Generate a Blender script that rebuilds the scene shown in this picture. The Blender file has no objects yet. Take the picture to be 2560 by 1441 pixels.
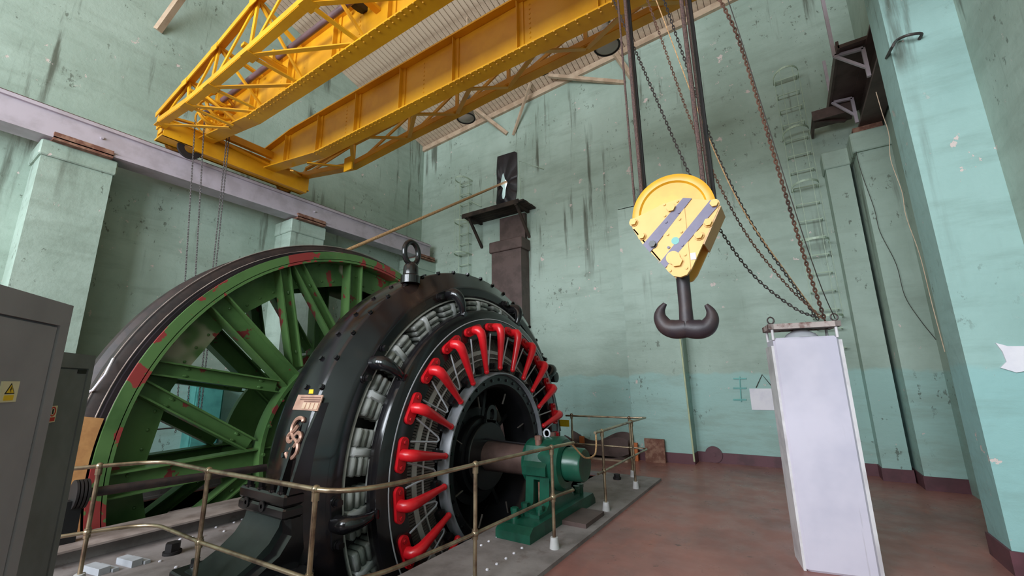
import bpy, math, random
from mathutils import Vector, Matrix
random.seed(7)
S = bpy.context.scene
COL = S.collection
PI = math.pi
V = Vector
# ------------------------------------------------------------------ camera
HC = 1.8; FPX = 1051.0
yaw, pitch, roll = [math.radians(a) for a in (-32.77, 12.41, -0.793)]
_f = V((math.sin(yaw)*math.cos(pitch), math.cos(yaw)*math.cos(pitch), math.sin(pitch)))
_r = V((math.cos(yaw), -math.sin(yaw), 0)); _u = _r.cross(_f)
_r2 = math.cos(roll)*_r + math.sin(roll)*_u; _u2 = -math.sin(roll)*_r + math.cos(roll)*_u
CAM = V((0, 0, HC))
cd = bpy.data.cameras.new('camera'); cam = bpy.data.objects.new('camera', cd); COL.objects.link(cam)
cd.sensor_width = 36; cd.lens = FPX/2560*36; cd.clip_start = .05; cd.clip_end = 200
M = Matrix.Identity(4)
for i in range(3):
    M[i][0] = _r2[i]; M[i][1] = _u2[i]; M[i][2] = -_f[i]; M[i][3] = CAM[i]
cam.matrix_world = M; S.camera = cam
def ray(x, y): return _f + _r2*((x-1280)/FPX) + _u2*((720.5-y)/FPX)
def PZ(x, y, z): d = ray(x, y); return CAM + d*((z-HC)/d.z)
def PX(x, y, X): d = ray(x, y); return CAM + d*(X/d.x)
def PY(x, y, Y): d = ray(x, y); return CAM + d*(Y/d.y)
# ------------------------------------------------------------------ world, daylight, exposure
w = bpy.data.worlds.new('sky'); S.world = w; w.use_nodes = True
bg = w.node_tree.nodes['Background']; bg.inputs[0].default_value = (.80, .88, 1, 1); bg.inputs[1].default_value = 3.0
S.view_settings.view_transform = 'Standard'; S.view_settings.look = 'None'
S.view_settings.gamma = 1; S.view_settings.use_curve_mapping = False
S.view_settings.exposure = 0.12
WINR = [(-9.2, -6.6), (-5.5, -2.9), (-1.8, .8)]      # rear wall windows (x0,x1), z 3.4..9.2
def area(name, loc, rot, sx, sy, power, col=(.87, .935, 1)):
    l = bpy.data.lights.new(name, 'AREA'); l.shape = 'RECTANGLE'; l.size = sx; l.size_y = sy; l.energy = power; l.color = col
    o = bpy.data.objects.new(name, l); COL.objects.link(o); o.location = loc; o.rotation_euler = rot; return o
YR = -8.0
for a, b in WINR:
    area('window_rear_offscreen', ((a+b)/2, YR+.12, 6.3), (PI/2, 0, 0), b-a, 5.8, 760)
# ------------------------------------------------------------------ materials
MATS = {}
def lin(r, g, b):
    f = lambda c: (c/255/12.92 if c/255 <= .04045 else ((c/255+.055)/1.055)**2.4)
    return (f(r), f(g), f(b), 1)
class N:
    def __init__(s, name):
        s.m = bpy.data.materials.new(name); s.m.use_nodes = True; s.t = s.m.node_tree; s.n = s.t.nodes
        s.b = s.n['Principled BSDF']; MATS[name] = s.m; s.co = s.n.new('ShaderNodeTexCoord').outputs['Object']
    def lk(s, a, b): s.t.links.new(a, b)
    def noise(s, scale, detail=4, rough=.6, stretch=(1, 1, 1), off=0):
        mp = s.n.new('ShaderNodeMapping'); mp.inputs['Scale'].default_value = stretch; mp.inputs['Location'].default_value = (off, off*1.7, off*.6)
        s.lk(s.co, mp.inputs[0]); n = s.n.new('ShaderNodeTexNoise'); n.inputs['Scale'].default_value = scale
        n.inputs['Detail'].default_value = detail; n.inputs['Roughness'].default_value = rough
        s.lk(mp.outputs[0], n.inputs['Vector']); return n.outputs[0]
    def ramp(s, x, a, b, va=0, vb=1):
        r = s.n.new('ShaderNodeMapRange'); r.interpolation_type = 'SMOOTHSTEP'
        for i, v in zip((1, 2, 3, 4), (a, b, va, vb)): r.inputs[i].default_value = v
        s.lk(x, r.inputs[0]); return r.outputs[0]
    def mul(s, a, b, op='MULTIPLY'):
        m = s.n.new('ShaderNodeMath'); m.operation = op
        for i, v in enumerate((a, b)):
            if isinstance(v, (int, float)): m.inputs[i].default_value = v
            else: s.lk(v, m.inputs[i])
        return m.outputs[0]
    def mix(s, fac, a, b):
        m = s.n.new('ShaderNodeMix'); m.data_type = 'RGBA'
        if isinstance(fac, (int, float)): m.inputs[0].default_value = fac
        else: s.lk(fac, m.inputs[0])
        for i, c in ((6, a), (7, b)):
            if isinstance(c, tuple): m.inputs[i].default_value = c
            else: s.lk(c, m.inputs[i])
        return m.outputs[2]
    def bump(s, h, strength=.2, dist=.01):
        b = s.n.new('ShaderNodeBump'); b.inputs['Strength'].default_value = strength; b.inputs['Distance'].default_value = dist
        s.lk(h, b.inputs['Height']); s.lk(b.outputs[0], s.b.inputs['Normal'])
    def set(s, col=None, rough=.5, metal=0, spec=.5):
        if col is not None:
            if isinstance(col, tuple): s.b.inputs['Base Color'].default_value = col
            else: s.lk(col, s.b.inputs['Base Color'])
        if isinstance(rough, (int, float)): s.b.inputs['Roughness'].default_value = rough
        else: s.lk(rough, s.b.inputs['Roughness'])
        s.b.inputs['Metallic'].default_value = metal; s.b.inputs['Specular IOR Level'].default_value = spec
        return s.m
def paint(name, c, c2=None, rough=.45, metal=0, scale=3, amt=(.4, .65), bump=.05, bscale=30, spec=.5):
    m = N(name)
    col = m.mix(m.ramp(m.noise(scale), *amt), lin(*c), lin(*(c2 or [v*.8 for v in c])))
    if bump: m.bump(m.noise(bscale, 3), bump, .01)
    return m.set(col, rough, metal, spec)
def wallmat(name, base, base2, low):
    m = N(name)
    n1 = m.ramp(m.noise(.45, 6, .65), .35, .68)
    c = m.mix(n1, lin(*base), lin(*base2))
    sep = m.n.new('ShaderNodeSeparateXYZ'); m.lk(m.co, sep.inputs[0])
    # repainted dado with a brushed edge about two metres up
    edge = m.mul(sep.outputs[2], m.mul(m.noise(1.6, 3), .35), 'ADD')
    c = m.mix(m.ramp(edge, 2.02, 2.10, .8, 0), c, lin(*low))
    # horizontal brush streaks
    st = m.ramp(m.noise(1.6, 6, .65, (.5, .5, 2.4), 3), .46, .70, 0, .42)
    c = m.mix(st, c, lin(base[0]*.78, base[1]*.78, base[2]*.76))
    # vertical damp runs
    v = m.mul(m.ramp(m.noise(2.2, 5, .6, (1.6, 1.6, .12), 9), .55, .68), m.ramp(m.noise(.5, 3, .5, (1, 1, 1), 17), .44, .58))
    v = m.mul(v, m.ramp(sep.outputs[2], 2.0, 6.5))
    c = m.mix(m.mul(v, .9), c, lin(82, 86, 74))
    # soot speckle and flaked paint
    sp = m.mul(m.ramp(m.noise(9, 5, .7, (1, 1, .6), 5), .60, .66), m.ramp(m.noise(.7, 3, .5, (1, 1, 1), 23), .48, .60))
    c = m.mix(m.mul(sp, .7), c, lin(74, 78, 66))
    pk = m.mul(m.ramp(m.noise(4.5, 5, .65, (1, 1, 1), 31), .66, .672), m.ramp(m.noise(.6, 2, .5, (1, 1, 1), 41), .46, .56))
    c = m.mix(pk, c, lin(206, 190, 184))
    h = m.mul(m.noise(9, 5, .6), m.mul(pk, -2.0), 'ADD')
    m.bump(h, .35, .02)
    return m.set(c, .62, 0, .35)
wallmat('wall_paint', (166, 184, 172), (146, 164, 151), (152, 188, 182))
wallmat('pillar_paint', (152, 184, 178), (140, 172, 166), (142, 184, 182))
m = N('floor_paint')
c = m.mix(m.ramp(m.noise(.7, 6, .65), .35, .7), lin(160, 108, 99), lin(128, 89, 84))
c = m.mix(m.ramp(m.noise(2.5, 5, .6, (1, .25, 1), 4), .55, .75, 0, .7), c, lin(168, 106, 90))
c = m.mix(m.ramp(m.noise(6, 4, .6, (1, 1, 1), 8), .66, .72, 0, .6), c, lin(70, 52, 50))
m.bump(m.noise(40, 3), .06, .004); m.set(c, m.ramp(m.noise(3, 4), .3, .7, .26, .46), 0, .5)
m = N('concrete')
c = m.mix(m.ramp(m.noise(1.5, 6, .65), .35, .7), lin(144, 136, 134), lin(108, 100, 98))
c = m.mix(m.ramp(m.noise(5, 5, .6, (1, 1, 1), 4), .58, .74, 0, .7), c, lin(96, 78, 70))
m.bump(m.noise(30, 4), .2, .006); m.set(c, .7)
paint('plank', (208, 184, 160), (176, 150, 128), .7, scale=2.2)
paint('timber_beige', (190, 166, 142), (168, 142, 118), .65)
paint('skirting', (96, 56, 64), (78, 46, 52), .5)
paint('brown_paint', (88, 70, 66), (72, 56, 52), .55)
paint('old_timber', (62, 50, 42), (38, 31, 27), .9, bump=.3)
paint('rust_brown', (112, 72, 58), (146, 110, 92), .8, scale=9, bump=.3)
paint('frame_worn', (178, 164, 160), (120, 86, 78), .7, scale=12, bump=.2)
paint('girder_lilac', (184, 174, 184), (170, 160, 168), .5)
m = N('crane_yellow')
c = m.mix(m.ramp(m.noise(1.2, 5, .6), .35, .7), lin(226, 164, 26), lin(206, 142, 18))
c = m.mix(m.ramp(m.noise(7, 5, .7, (1, 1, 1), 3), .66, .76, 0, .75), c, lin(120, 72, 16))
m.bump(m.noise(25, 3), .08, .005); m.set(c, .42, 0, .5)
paint('crane_dirty', (150, 96, 20), (110, 66, 16), .6)
paint('block_yellow', (222, 172, 84), (216, 164, 74), .42, bump=.02)
paint('sheave_yellow', (224, 166, 40), (212, 152, 32), .38, bump=.02)
paint('block_bronze', (196, 152, 98), (184, 140, 88), .45)
paint('stripe_violet', (112, 106, 130), (100, 94, 118), .5)
paint('hook_black', (44, 36, 42), (60, 46, 46), .48, bump=.15)
paint('gloss_black', (22, 21, 24), (30, 27, 27), .16, bump=.02, bscale=12, spec=.6)
paint('satin_black', (27, 26, 29), (20, 20, 22), .36)
m = N('barrel_black')
c = m.mix(m.ramp(m.noise(.9, 5, .6), .48, .72), lin(20, 19, 23), lin(58, 42, 34))
m.bump(m.noise(10, 3), .03, .006); m.set(c, m.ramp(m.noise(2, 4), .3, .7, .10, .22), 0, .55)
paint('dark_green_black', (40, 48, 46), (30, 36, 36), .35)
paint('coil_grey', (150, 151, 147), (104, 105, 101), .45)
paint('coil_plate', (184, 184, 184), (158, 158, 156), .4)
paint('ring_grey', (138, 140, 146), (122, 124, 130), .35)
paint('white_metal', (182, 184, 190), (166, 168, 174), .4)
paint('segment_grey', (104, 96, 91), (84, 77, 73), .45, scale=8)
paint('band_white', (196, 192, 188), (180, 176, 172), .5)
paint('red_enamel', (206, 26, 36), (188, 20, 30), .28, bump=0)
paint('red_bolt', (170, 20, 28), (150, 18, 24), .4, bump=0)
paint('shaft_steel', (104, 82, 76), (84, 66, 62), .38, metal=.35, bump=.08)
paint('bearing_green', (24, 80, 62), (16, 60, 46), .28, bump=.1, bscale=18)
paint('nut_brown', (120, 82, 70), (96, 70, 62), .5)
m = N('rail_tube')
c = m.mix(m.ramp(m.noise(5, 4), .35, .7), lin(176, 160, 132), lin(112, 92, 78)); m.bump(m.noise(60, 2), .05, .002); m.set(c, .3, .75)
paint('socket_white', (190, 188, 188), (164, 160, 158), .55)
def drummat(name, green, green2, prim, thr, grey=None):
    m = N(name)
    c = m.mix(m.ramp(m.noise(1.1, 4), .4, .65), lin(*green), lin(*green2))
    if grey: c = m.mix(m.ramp(m.noise(.8, 3, .5, (1, 1, 1), 12), .60, .66), c, lin(*grey))
    c = m.mix(m.ramp(m.noise(2.0, 5, .55, (1, 1, 1), 2), thr, thr+.012), c, lin(*prim))
    m.bump(m.noise(20, 3), .08, .006); return m.set(c, .42, 0, .45)
drummat('drum_green', (88, 122, 70), (64, 96, 52), (150, 58, 56), .555)
drummat('drum_plate', (88, 122, 70), (64, 96, 52), (140, 56, 52), .60, (176, 170, 148))
drummat('spoke_green', (88, 122, 70), (64, 96, 52), (122, 50, 50), .625)
paint('drum_rim', (54, 41, 39), (36, 29, 30), .55, scale=6)
paint('drum_rim_dark', (40, 32, 36), (30, 25, 29), .35)
paint('bright_line', (196, 178, 168), (150, 130, 122), .4)
paint('rope_manila', (196, 156, 110), (150, 110, 76), .8, scale=60, bump=.5, bscale=80)
paint('wire_rope', (92, 66, 60), (56, 42, 40), .6, scale=80, bump=.5, bscale=120)
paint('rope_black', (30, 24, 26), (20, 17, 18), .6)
paint('chain_rust', (104, 74, 60), (70, 54, 48), .6)
paint('chain_dark', (70, 62, 60), (52, 46, 44), .5)
paint('cabinet_grey', (150, 147, 152), (138, 135, 140), .5, scale=1.5)
paint('cabinet_dark', (122, 124, 126), (106, 108, 108), .5, scale=1.5)
m = N('column_white')
c = m.mix(m.ramp(m.noise(1.2, 4), .4, .7), lin(206, 200, 214), lin(190, 186, 202))
c = m.mix(m.ramp(m.noise(7, 4, .6, (2.2, 2.2, .09), 3), .64, .76, 0, .55), c, lin(120, 110, 110)); m.set(c, .42)
paint('column_edge', (214, 210, 212), (186, 180, 184), .45)
paint('wood_ply', (204, 150, 96), (184, 130, 82), .6, scale=5)
paint('text_red', (196, 52, 40), (180, 44, 36), .6, bump=0)
paint('sticker_cream', (226, 216, 178), (214, 204, 166), .6, bump=0)
paint('sticker_yellow', (232, 190, 30), (220, 180, 24), .6, bump=0)
paint('ink_black', (30, 28, 26), (26, 24, 22), .6, bump=0)
paint('brass', (196, 156, 138), (176, 134, 116), .38, metal=.3, bump=.03)
paint('brass_light', (214, 184, 160), (200, 168, 140), .4, metal=.2, bump=0)
paint('tarpaulin', (26, 22, 28), (40, 35, 40), .45, bump=.5, bscale=6)
paint('wall_white_fitting', (178, 196, 174), (160, 178, 158), .5)
paint('dark_wire', (64, 58, 54), (52, 48, 44), .6)
paint('pipe_cream', (190, 196, 158), (170, 178, 146), .45)
paint('kerb_paint', (158, 144, 138), (128, 114, 108), .65)
paint('teal_paint', (86, 160, 152), (72, 140, 134), .4)
paint('paper', (226, 222, 228), (214, 210, 220), .6)
paint('orange_wood', (196, 110, 58), (176, 96, 50), .6)
paint('shaft_violet', (112, 84, 88), (92, 70, 72), .45)
m = N('lamp_glass'); m.set(lin(178, 166, 156), .2, 0, .6)
paint('lamp_body', (120, 110, 100), (90, 82, 76), .5)
# ------------------------------------------------------------------ mesh builder
class B:
    def __init__(s): s.v = []; s.f = []
    def add(s, vs, fs):
        o = len(s.v); s.v += [tuple(p) for p in vs]; s.f += [tuple(i+o for i in f) for f in fs]; return s
    def box(s, a, b):
        x0, y0, z0 = a; x1, y1, z1 = b
        return s.add([(x0,y0,z0),(x1,y0,z0),(x1,y1,z0),(x0,y1,z0),(x0,y0,z1),(x1,y0,z1),(x1,y1,z1),(x0,y1,z1)],
                     [(0,3,2,1),(4,5,6,7),(0,1,5,4),(1,2,6,5),(2,3,7,6),(3,0,4,7)])
    def bbox(s, a, b, c=.01):          # box with chamfered vertical/horizontal edges (octagonal along z, inset caps)
        x0, y0, z0 = a; x1, y1, z1 = b
        ring = lambda i, z: [(x0+c+i,y0+i,z),(x1-c-i,y0+i,z),(x1-i,y0+c+i,z),(x1-i,y1-c-i,z),(x1-c-i,y1-i,z),(x0+c+i,y1-i,z),(x0+i,y1-c-i,z),(x0+i,y0+c+i,z)]
        vs = ring(c*.7, z0)+ring(0, z0+c)+ring(0, z1-c)+ring(c*.7, z1)
        fs = [tuple(range(7, -1, -1)), tuple(range(24, 32))]
        for k in range(3):
            for i in range(8): j = (i+1) % 8; fs.append((k*8+i, k*8+j, k*8+8+j, k*8+8+i))
        return s.add(vs, fs)
    def beam(s, p, q, w, h, up=(0, 0, 1)):
        p = V(p); q = V(q); d = (q-p).normalized(); up = V(up)
        if abs(d.dot(up)) > .98: up = V((0, 1, 0)) if abs(d.y) < .9 else V((1, 0, 0))
        a = d.cross(up).normalized(); b = a.cross(d)
        vs = []
        for e in (p, q):
            for sa, sb in ((-1,-1),(1,-1),(1,1),(-1,1)): vs.append(e+a*(w/2*sa)+b*(h/2*sb))
        return s.add(vs, [(3,2,1,0),(4,5,6,7),(0,1,5,4),(1,2,6,5),(2,3,7,6),(3,0,4,7)])
    def ibeam(s, p, q, w, h, t=.02, up=(0, 0, 1)):
        p = V(p); q = V(q); d = (q-p).normalized(); up = V(up); a = d.cross(up).normalized(); b = a.cross(d)
        for k in (-1, 1): s.beam(p+b*(k*(h/2-t/2)), q+b*(k*(h/2-t/2)), w, t, up)
        return s.beam(p, q, t, h-2*t, up)
    def tube(s, pts, r, n=8, closed=False, caps=True):
        pts = [V(p) for p in pts]; m = len(pts); R = r if isinstance(r, (list, tuple)) else [r]*m
        T = []
        for i in range(m):
            a = pts[(i-1) % m] if (closed or i > 0) else pts[0]; b = pts[(i+1) % m] if (closed or i < m-1) else pts[-1]
            T.append((b-a).normalized())
        up = V((0, 0, 1)) if abs(T[0].z) < .9 else V((1, 0, 0))
        u = T[0].cross(up).normalized(); vs = []
        for i in range(m):
            u = (u - T[i]*u.dot(T[i])).normalized(); w_ = T[i].cross(u)
            for k in range(n):
                an = 2*PI*k/n; vs.append(pts[i]+(u*math.cos(an)+w_*math.sin(an))*R[i])
        fs = []
        for i in range(m if closed else m-1):
            j = (i+1) % m
            for k in range(n): l = (k+1) % n; fs.append((i*n+k, i*n+l, j*n+l, j*n+k))
        if caps and not closed: fs.append(tuple(range(n-1, -1, -1))); fs.append(tuple((m-1)*n+k for k in range(n)))
        return s.add(vs, fs)
    def cyl(s, p, q, r, n=16, r2=None): return s.tube([p, q], [r, r if r2 is None else r2], n)
    def lathe(s, prof, axis='X', c=(0, 0, 0), n=48, a0=0, a1=2*PI, closed=False):   # prof [(t,r)], angle from +Z to +Y for X
        full = abs(a1-a0) > 2*PI-1e-6; m = n if full else n+1; vs = []
        for i in range(m):
            a = a0+(a1-a0)*i/n; sn, cs = math.sin(a), math.cos(a)
            for t, r in prof:
                if axis == 'X': vs.append((c[0]+t, c[1]+r*sn, c[2]+r*cs))
                elif axis == 'Y': vs.append((c[0]+r*sn, c[1]+t, c[2]+r*cs))
                else: vs.append((c[0]+r*cs, c[1]+r*sn, c[2]+t))
        k = len(prof); fs = []
        for i in range(n):
            j = (i+1) % m
            for p in range(k if closed else k-1): q = (p+1) % k; fs.append((i*k+p, i*k+q, j*k+q, j*k+p))
        if not full and closed: fs.append(tuple(range(k-1, -1, -1))); fs.append(tuple((m-1)*k+p for p in range(k)))
        return s.add(vs, fs)
    def prism(s, poly, axis, lo, hi):     # poly 2D in remaining axes order
        n = len(poly); vs = []
        for t in (lo, hi):
            for a, b in poly: vs.append((t, a, b) if axis == 'X' else (a, t, b) if axis == 'Y' else (a, b, t))
        return s.add(vs, [tuple(range(n-1, -1, -1)), tuple(range(n, 2*n))]+[(i, (i+1) % n, n+(i+1) % n, n+i) for i in range(n)])
    def hexbolt(s, p, d, r, h): p = V(p); d = V(d).normalized(); s.cyl(p, p+d*h*.25, r*1.25, 12); return s.cyl(p+d*h*.25, p+d*h, r, 6)
    def sphere(s, c, r, n=10, m=6, sc=(1, 1, 1)):
        vs = []; fs = []
        for i in range(m+1):
            t = PI*i/m
            for k in range(n): a = 2*PI*k/n; vs.append((c[0]+r*sc[0]*math.sin(t)*math.cos(a), c[1]+r*sc[1]*math.sin(t)*math.sin(a), c[2]+r*sc[2]*math.cos(t)))
        for i in range(m):
            for k in range(n): l = (k+1) % n; fs.append((i*n+k, (i+1)*n+k, (i+1)*n+l, i*n+l))
        return s.add(vs, fs)
    def mesh(s, name, mat, smooth=True):
        me = bpy.data.meshes.new(name); me.from_pydata(s.v, [], s.f); me.validate(); me.materials.append(MATS[mat])
        import bmesh
        bm = bmesh.new(); bm.from_mesh(me); bmesh.ops.remove_doubles(bm, verts=bm.verts, dist=1e-6)
        bmesh.ops.recalc_face_normals(bm, faces=bm.faces); bm.to_mesh(me); bm.free()
        if smooth:
            for p in me.polygons: p.use_smooth = True
            me.set_sharp_from_angle(angle=math.radians(38))
        me.update(); return me
BASE = {}
def tag(o, label=None, cat=None, group=None, kind=None):
    for k, v in (('label', label), ('category', cat), ('group', group), ('kind', kind)):
        if v: o[k] = v
    return o
def thing(name, label, cat, base=(0, 0, 0), group=None, kind=None):
    o = bpy.data.objects.new(name, None); COL.objects.link(o); o.location = base; o.empty_display_size = .1
    BASE[o] = V(base); return tag(o, label, cat, group, kind)
def put(me, name, parent=None, M=None, label=None):
    o = bpy.data.objects.new(name, me); COL.objects.link(o); M = M or Matrix.Identity(4)
    if parent is not None:
        o.parent = parent
        if parent in BASE: M = Matrix.Translation(-BASE[parent]) @ M
    o.matrix_basis = M
    if label: o['label'] = label
    return o
def obj(b, name, mat, parent=None, M=None, smooth=True, label=None): return put(b.mesh(name, mat, smooth), name, parent, M, label)
def solo(b, name, mat, label, cat, group=None, smooth=True, kind=None):     # one-mesh thing, origin moved to its base
    vs = [V(p) for p in b.v]; c = V((sum(p.x for p in vs)/len(vs), sum(p.y for p in vs)/len(vs), min(p.z for p in vs)))
    b.v = [tuple(p-c) for p in vs]; o = obj(b, name, mat, None, Matrix.Translation(c), smooth); return tag(o, label, cat, group, kind)
def struct(b, name, mat, label=None, cat='structure', smooth=False, group=None):
    o = obj(b, name, mat, None, None, smooth); return tag(o, label, cat, group, 'structure')
def spline(P, k=8):
    P = [V(p) for p in P]; Q = [P[0]*2-P[1]]+P+[P[-1]*2-P[-2]]; out = []
    for i in range(1, len(Q)-2):
        for j in range(k):
            t = j/k; a, b, c, d = Q[i-1], Q[i], Q[i+1], Q[i+2]
            out.append(.5*((2*b)+(c-a)*t+(2*a-5*b+4*c-d)*t*t+(3*b-a-3*c+d)*t**3))
    out.append(P[-1]); return out
def walk(pts, step):
    out = []; acc = 0; last = None
    for i in range(len(pts)-1):
        a, b = pts[i], pts[i+1]; L = (b-a).length; t = -acc
        while t+step <= L or (t <= 0 and acc == 0 and i == 0 and t == 0 and not out):
            if not out: out.append((a.copy(), (b-a).normalized())); t = 0; continue
            t += step; out.append((a+(b-a)*(t/L), (b-a).normalized()))
        acc = L-t
    return out
def chain_mesh(pts, pitch=.034, wr=.0045, lw=.011):
    b = B()
    for i, (p, d) in enumerate(walk(pts, pitch)):
        up = V((0, 1, 0)) if abs(d.y) < .8 else V((1, 0, 0)); a = d.cross(up).normalized(); c = d.cross(a)
        s = a if i % 2 else c; L = pitch*.72
        ring = []
        for k in range(10):
            an = 2*PI*k/10; ring.append(p+d*(math.cos(an)*L)+s*(math.sin(an)*lw))
        b.tube(ring, wr, 4, True)
    return b
AX = V((0, 5.3, .73)); Y0, Z0 = 5.3, .73
def RX(a, x=0): return Matrix.Translation((x, Y0, Z0)) @ Matrix.Rotation(-a, 4, 'X')     # local +Z -> angle a from top toward +Y
def CY(x, y, R):
    d = ray(x, y); oy, oz = -Y0, HC-Z0; a = d.y**2+d.z**2; b_ = 2*(oy*d.y+oz*d.z); c = oy*oy+oz*oz-R*R
    t = (-b_-math.sqrt(max(0, b_*b_-4*a*c)))/(2*a); return CAM+d*t
# ------------------------------------------------------------------ the room
XL, XRW, YB = -10.72, 2.1, 10.55
def cz(x, y): return 10.6+.225*(10.55-y)+.062*(x+10.7)
def slab(b, x0, x1, y0, y1, z0, z1, holes):
    xs = sorted({x0, x1, *[min(max(h[i], x0), x1) for h in holes for i in (0, 1)]}); ys = sorted({y0, y1, *[min(max(h[i], y0), y1) for h in holes for i in (2, 3)]})
    for i in range(len(xs)-1):
        for j in range(len(ys)-1):
            cx, cy = (xs[i]+xs[i+1])/2, (ys[j]+ys[j+1])/2
            if any(h[0] < cx < h[1] and h[2] < cy < h[3] for h in holes): continue
            b.box((xs[i], ys[j], z0), (xs[i+1], ys[j+1], z1))
    return b
PITM = (-5.02, -3.30, 2.42, 8.12); PITD = (-8.95, -6.95, 1.05, 9.4)
struct(slab(B(), XL, XRW, YR, YB, -.3, 0, [PITM, PITD]), 'floor', 'floor_paint', 'red-brown painted concrete floor of the engine hall', 'floor')
pl = slab(B(), -9.3, -2.19, 1.15, 8.29, 0, .04, [PITM, PITD])
struct(pl, 'floor_plinth', 'concrete', 'low grey concrete plinth under the motor and bearing', 'plinth')
for nm, (a, b_, c, d), lab in (('floor_motor_pit', PITM, 'concrete pit under the black motor'), ('floor_drum_pit', PITD, 'concrete pit under the green rope drum')):
    p = B(); z0 = -3.3
    p.box((a-.1, c-.1, z0-.1), (b_+.1, d+.1, z0)); p.box((a-.1, c-.1, z0), (a, d+.1, -.02)); p.box((b_, c-.1, z0), (b_+.1, d+.1, -.02))
    p.box((a, c-.1, z0), (b_, c, -.02)); p.box((a, d, z0), (b_, d+.1, -.02)); struct(p, nm, 'concrete', lab, 'pit')
TOP = 14.2
struct(B().box((XL-.4, YR-.4, 0), (XL, YB+.4, TOP)), 'wall_left', 'wall_paint', 'tall peeling green wall carrying the grey crane runway', 'wall')
HX0, HX1, HZ0, HZ1 = -7.25, -6.68, 7.55, 9.0
bw = B(); bw.box((XL, YB, 0), (HX0, YB+.4, TOP)); bw.box((HX1, YB, 0), (XRW, YB+.4, TOP)); bw.box((HX0, YB, 0), (HX1, YB+.4, HZ0)); bw.box((HX0, YB, HZ1), (HX1, YB+.4, TOP))
struct(bw, 'wall_back', 'wall_paint', 'tall peeling green wall with the rope opening and two ladders', 'wall')
rw = B(); rw.box((XRW, YR, 0), (XRW+.4, YB+.4, TOP))
struct(rw, 'wall_right', 'wall_paint', 'green wall beyond the broad teal pillar', 'wall')
rr = B(); xs = [XL]+[v for p in WINR for v in p]+[XRW+.4]
for i in range(0, len(xs), 2): rr.box((xs[i], YR-.4, 0), (xs[i+1], YR, TOP))
for a, b_ in WINR: rr.box((a, YR-.4, 0), (b_, YR, 3.4)); rr.box((a, YR-.4, 9.2), (b_, YR, TOP))
struct(rr, 'wall_rear', 'wall_paint', 'green wall with three tall windows opposite the ladder wall', 'wall')
for k, (a, b_) in enumerate(WINR):
    f = B()
    for i in range(5): x = a+(b_-a)*i/4; f.box((x-.03, YR-.26, 3.4), (x+.03, YR-.2, 9.2))
    for i in range(10): z = 3.4+5.8*i/9; f.box((a, YR-.26, z-.03), (b_, YR-.2, z+.03))
    struct(f, 'window_%d' % (k+1), 'white_metal', 'tall steel window in the rear wall', 'window', group='rear wall windows')
# ceiling deck, planks
RY = 1.2
def zr(x, y): return cz(x, y) if y >= RY else cz(x, RY)-.225*(RY-y)
cb = B(); L_, R_ = XL-.4, XRW+.4
cb.add([(L_,YB+.4,cz(L_,YB+.4)+.06),(R_,YB+.4,cz(R_,YB+.4)+.06),(R_,RY,cz(R_,RY)+.06),(L_,RY,cz(L_,RY)+.06),(R_,YR-.4,zr(R_,YR-.4)+.06),(L_,YR-.4,zr(L_,YR-.4)+.06)]+
       [(L_,YB+.4,cz(L_,YB+.4)+.2),(R_,YB+.4,cz(R_,YB+.4)+.2),(R_,RY,cz(R_,RY)+.2),(L_,RY,cz(L_,RY)+.2),(R_,YR-.4,zr(R_,YR-.4)+.2),(L_,YR-.4,zr(L_,YR-.4)+.2)],
       [(0,1,2,3),(3,2,4,5),(6,9,8,7),(9,11,10,8),(0,6,7,1),(4,10,11,5),(0,3,9,6),(3,5,11,9),(1,7,8,2),(2,8,10,4)])
ceil = struct(cb, 'ceiling', 'plank', 'pitched boarded ceiling of pale timber planks', 'ceiling')
NP = 84; pw = (XRW-XL)/NP
def plank_b(x, w_):
    b = B(); vs = []
    for y in (YB, RY):
        for dx in (-w_/2, w_/2):
            for dz in (0, .055): vs.append((x+dx, y, cz(x, y)+dz))
    return b.add(vs, [(0,2,6,4),(1,5,7,3),(0,4,5,1),(2,3,7,6),(0,1,3,2),(4,6,7,5)])
pm = plank_b(0, pw-.016).mesh('plank', 'plank', False)
for i in range(NP):
    x = XL+pw*(i+.5); put(pm, 'plank', ceil, Matrix.Translation((x, 0, .062*x+random.uniform(-.006, .006))))
pmr = B()
pmr.add([(L_,RY,cz(L_,RY)),(R_,RY,cz(R_,RY)),(R_,YR,zr(R_,YR)),(L_,YR,zr(L_,YR)),(L_,RY,cz(L_,RY)+.05),(R_,RY,cz(R_,RY)+.05),(R_,YR,zr(R_,YR)+.05),(L_,YR,zr(L_,YR)+.05)],
        [(0,1,2,3),(4,7,6,5),(0,4,5,1),(2,6,7,3),(0,3,7,4),(1,5,6,2)])
obj(pmr, 'rear_boarding', 'plank', ceil, smooth=False)
for y in (9.75, 8.5, 6.6):
    obj(B().beam((XL, y, cz(XL, y)-.04), (XRW, y, cz(XRW, y)-.04), .05, .06), 'batten', 'timber_beige', ceil, smooth=False)
obj(B().beam((XL, YB-.05, cz(XL, YB)-.09), (XRW, YB-.05, cz(XRW, YB)-.09), .1, .18), 'cornice_board', 'timber_beige', ceil, smooth=False)
# skirting
sk = B(); sk.box((-10.0, YB-.03, 0), (XRW, YB, .21)); struct(sk, 'baseboard_back', 'skirting', 'dull purple painted skirting band along the back wall', 'baseboard')
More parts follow.
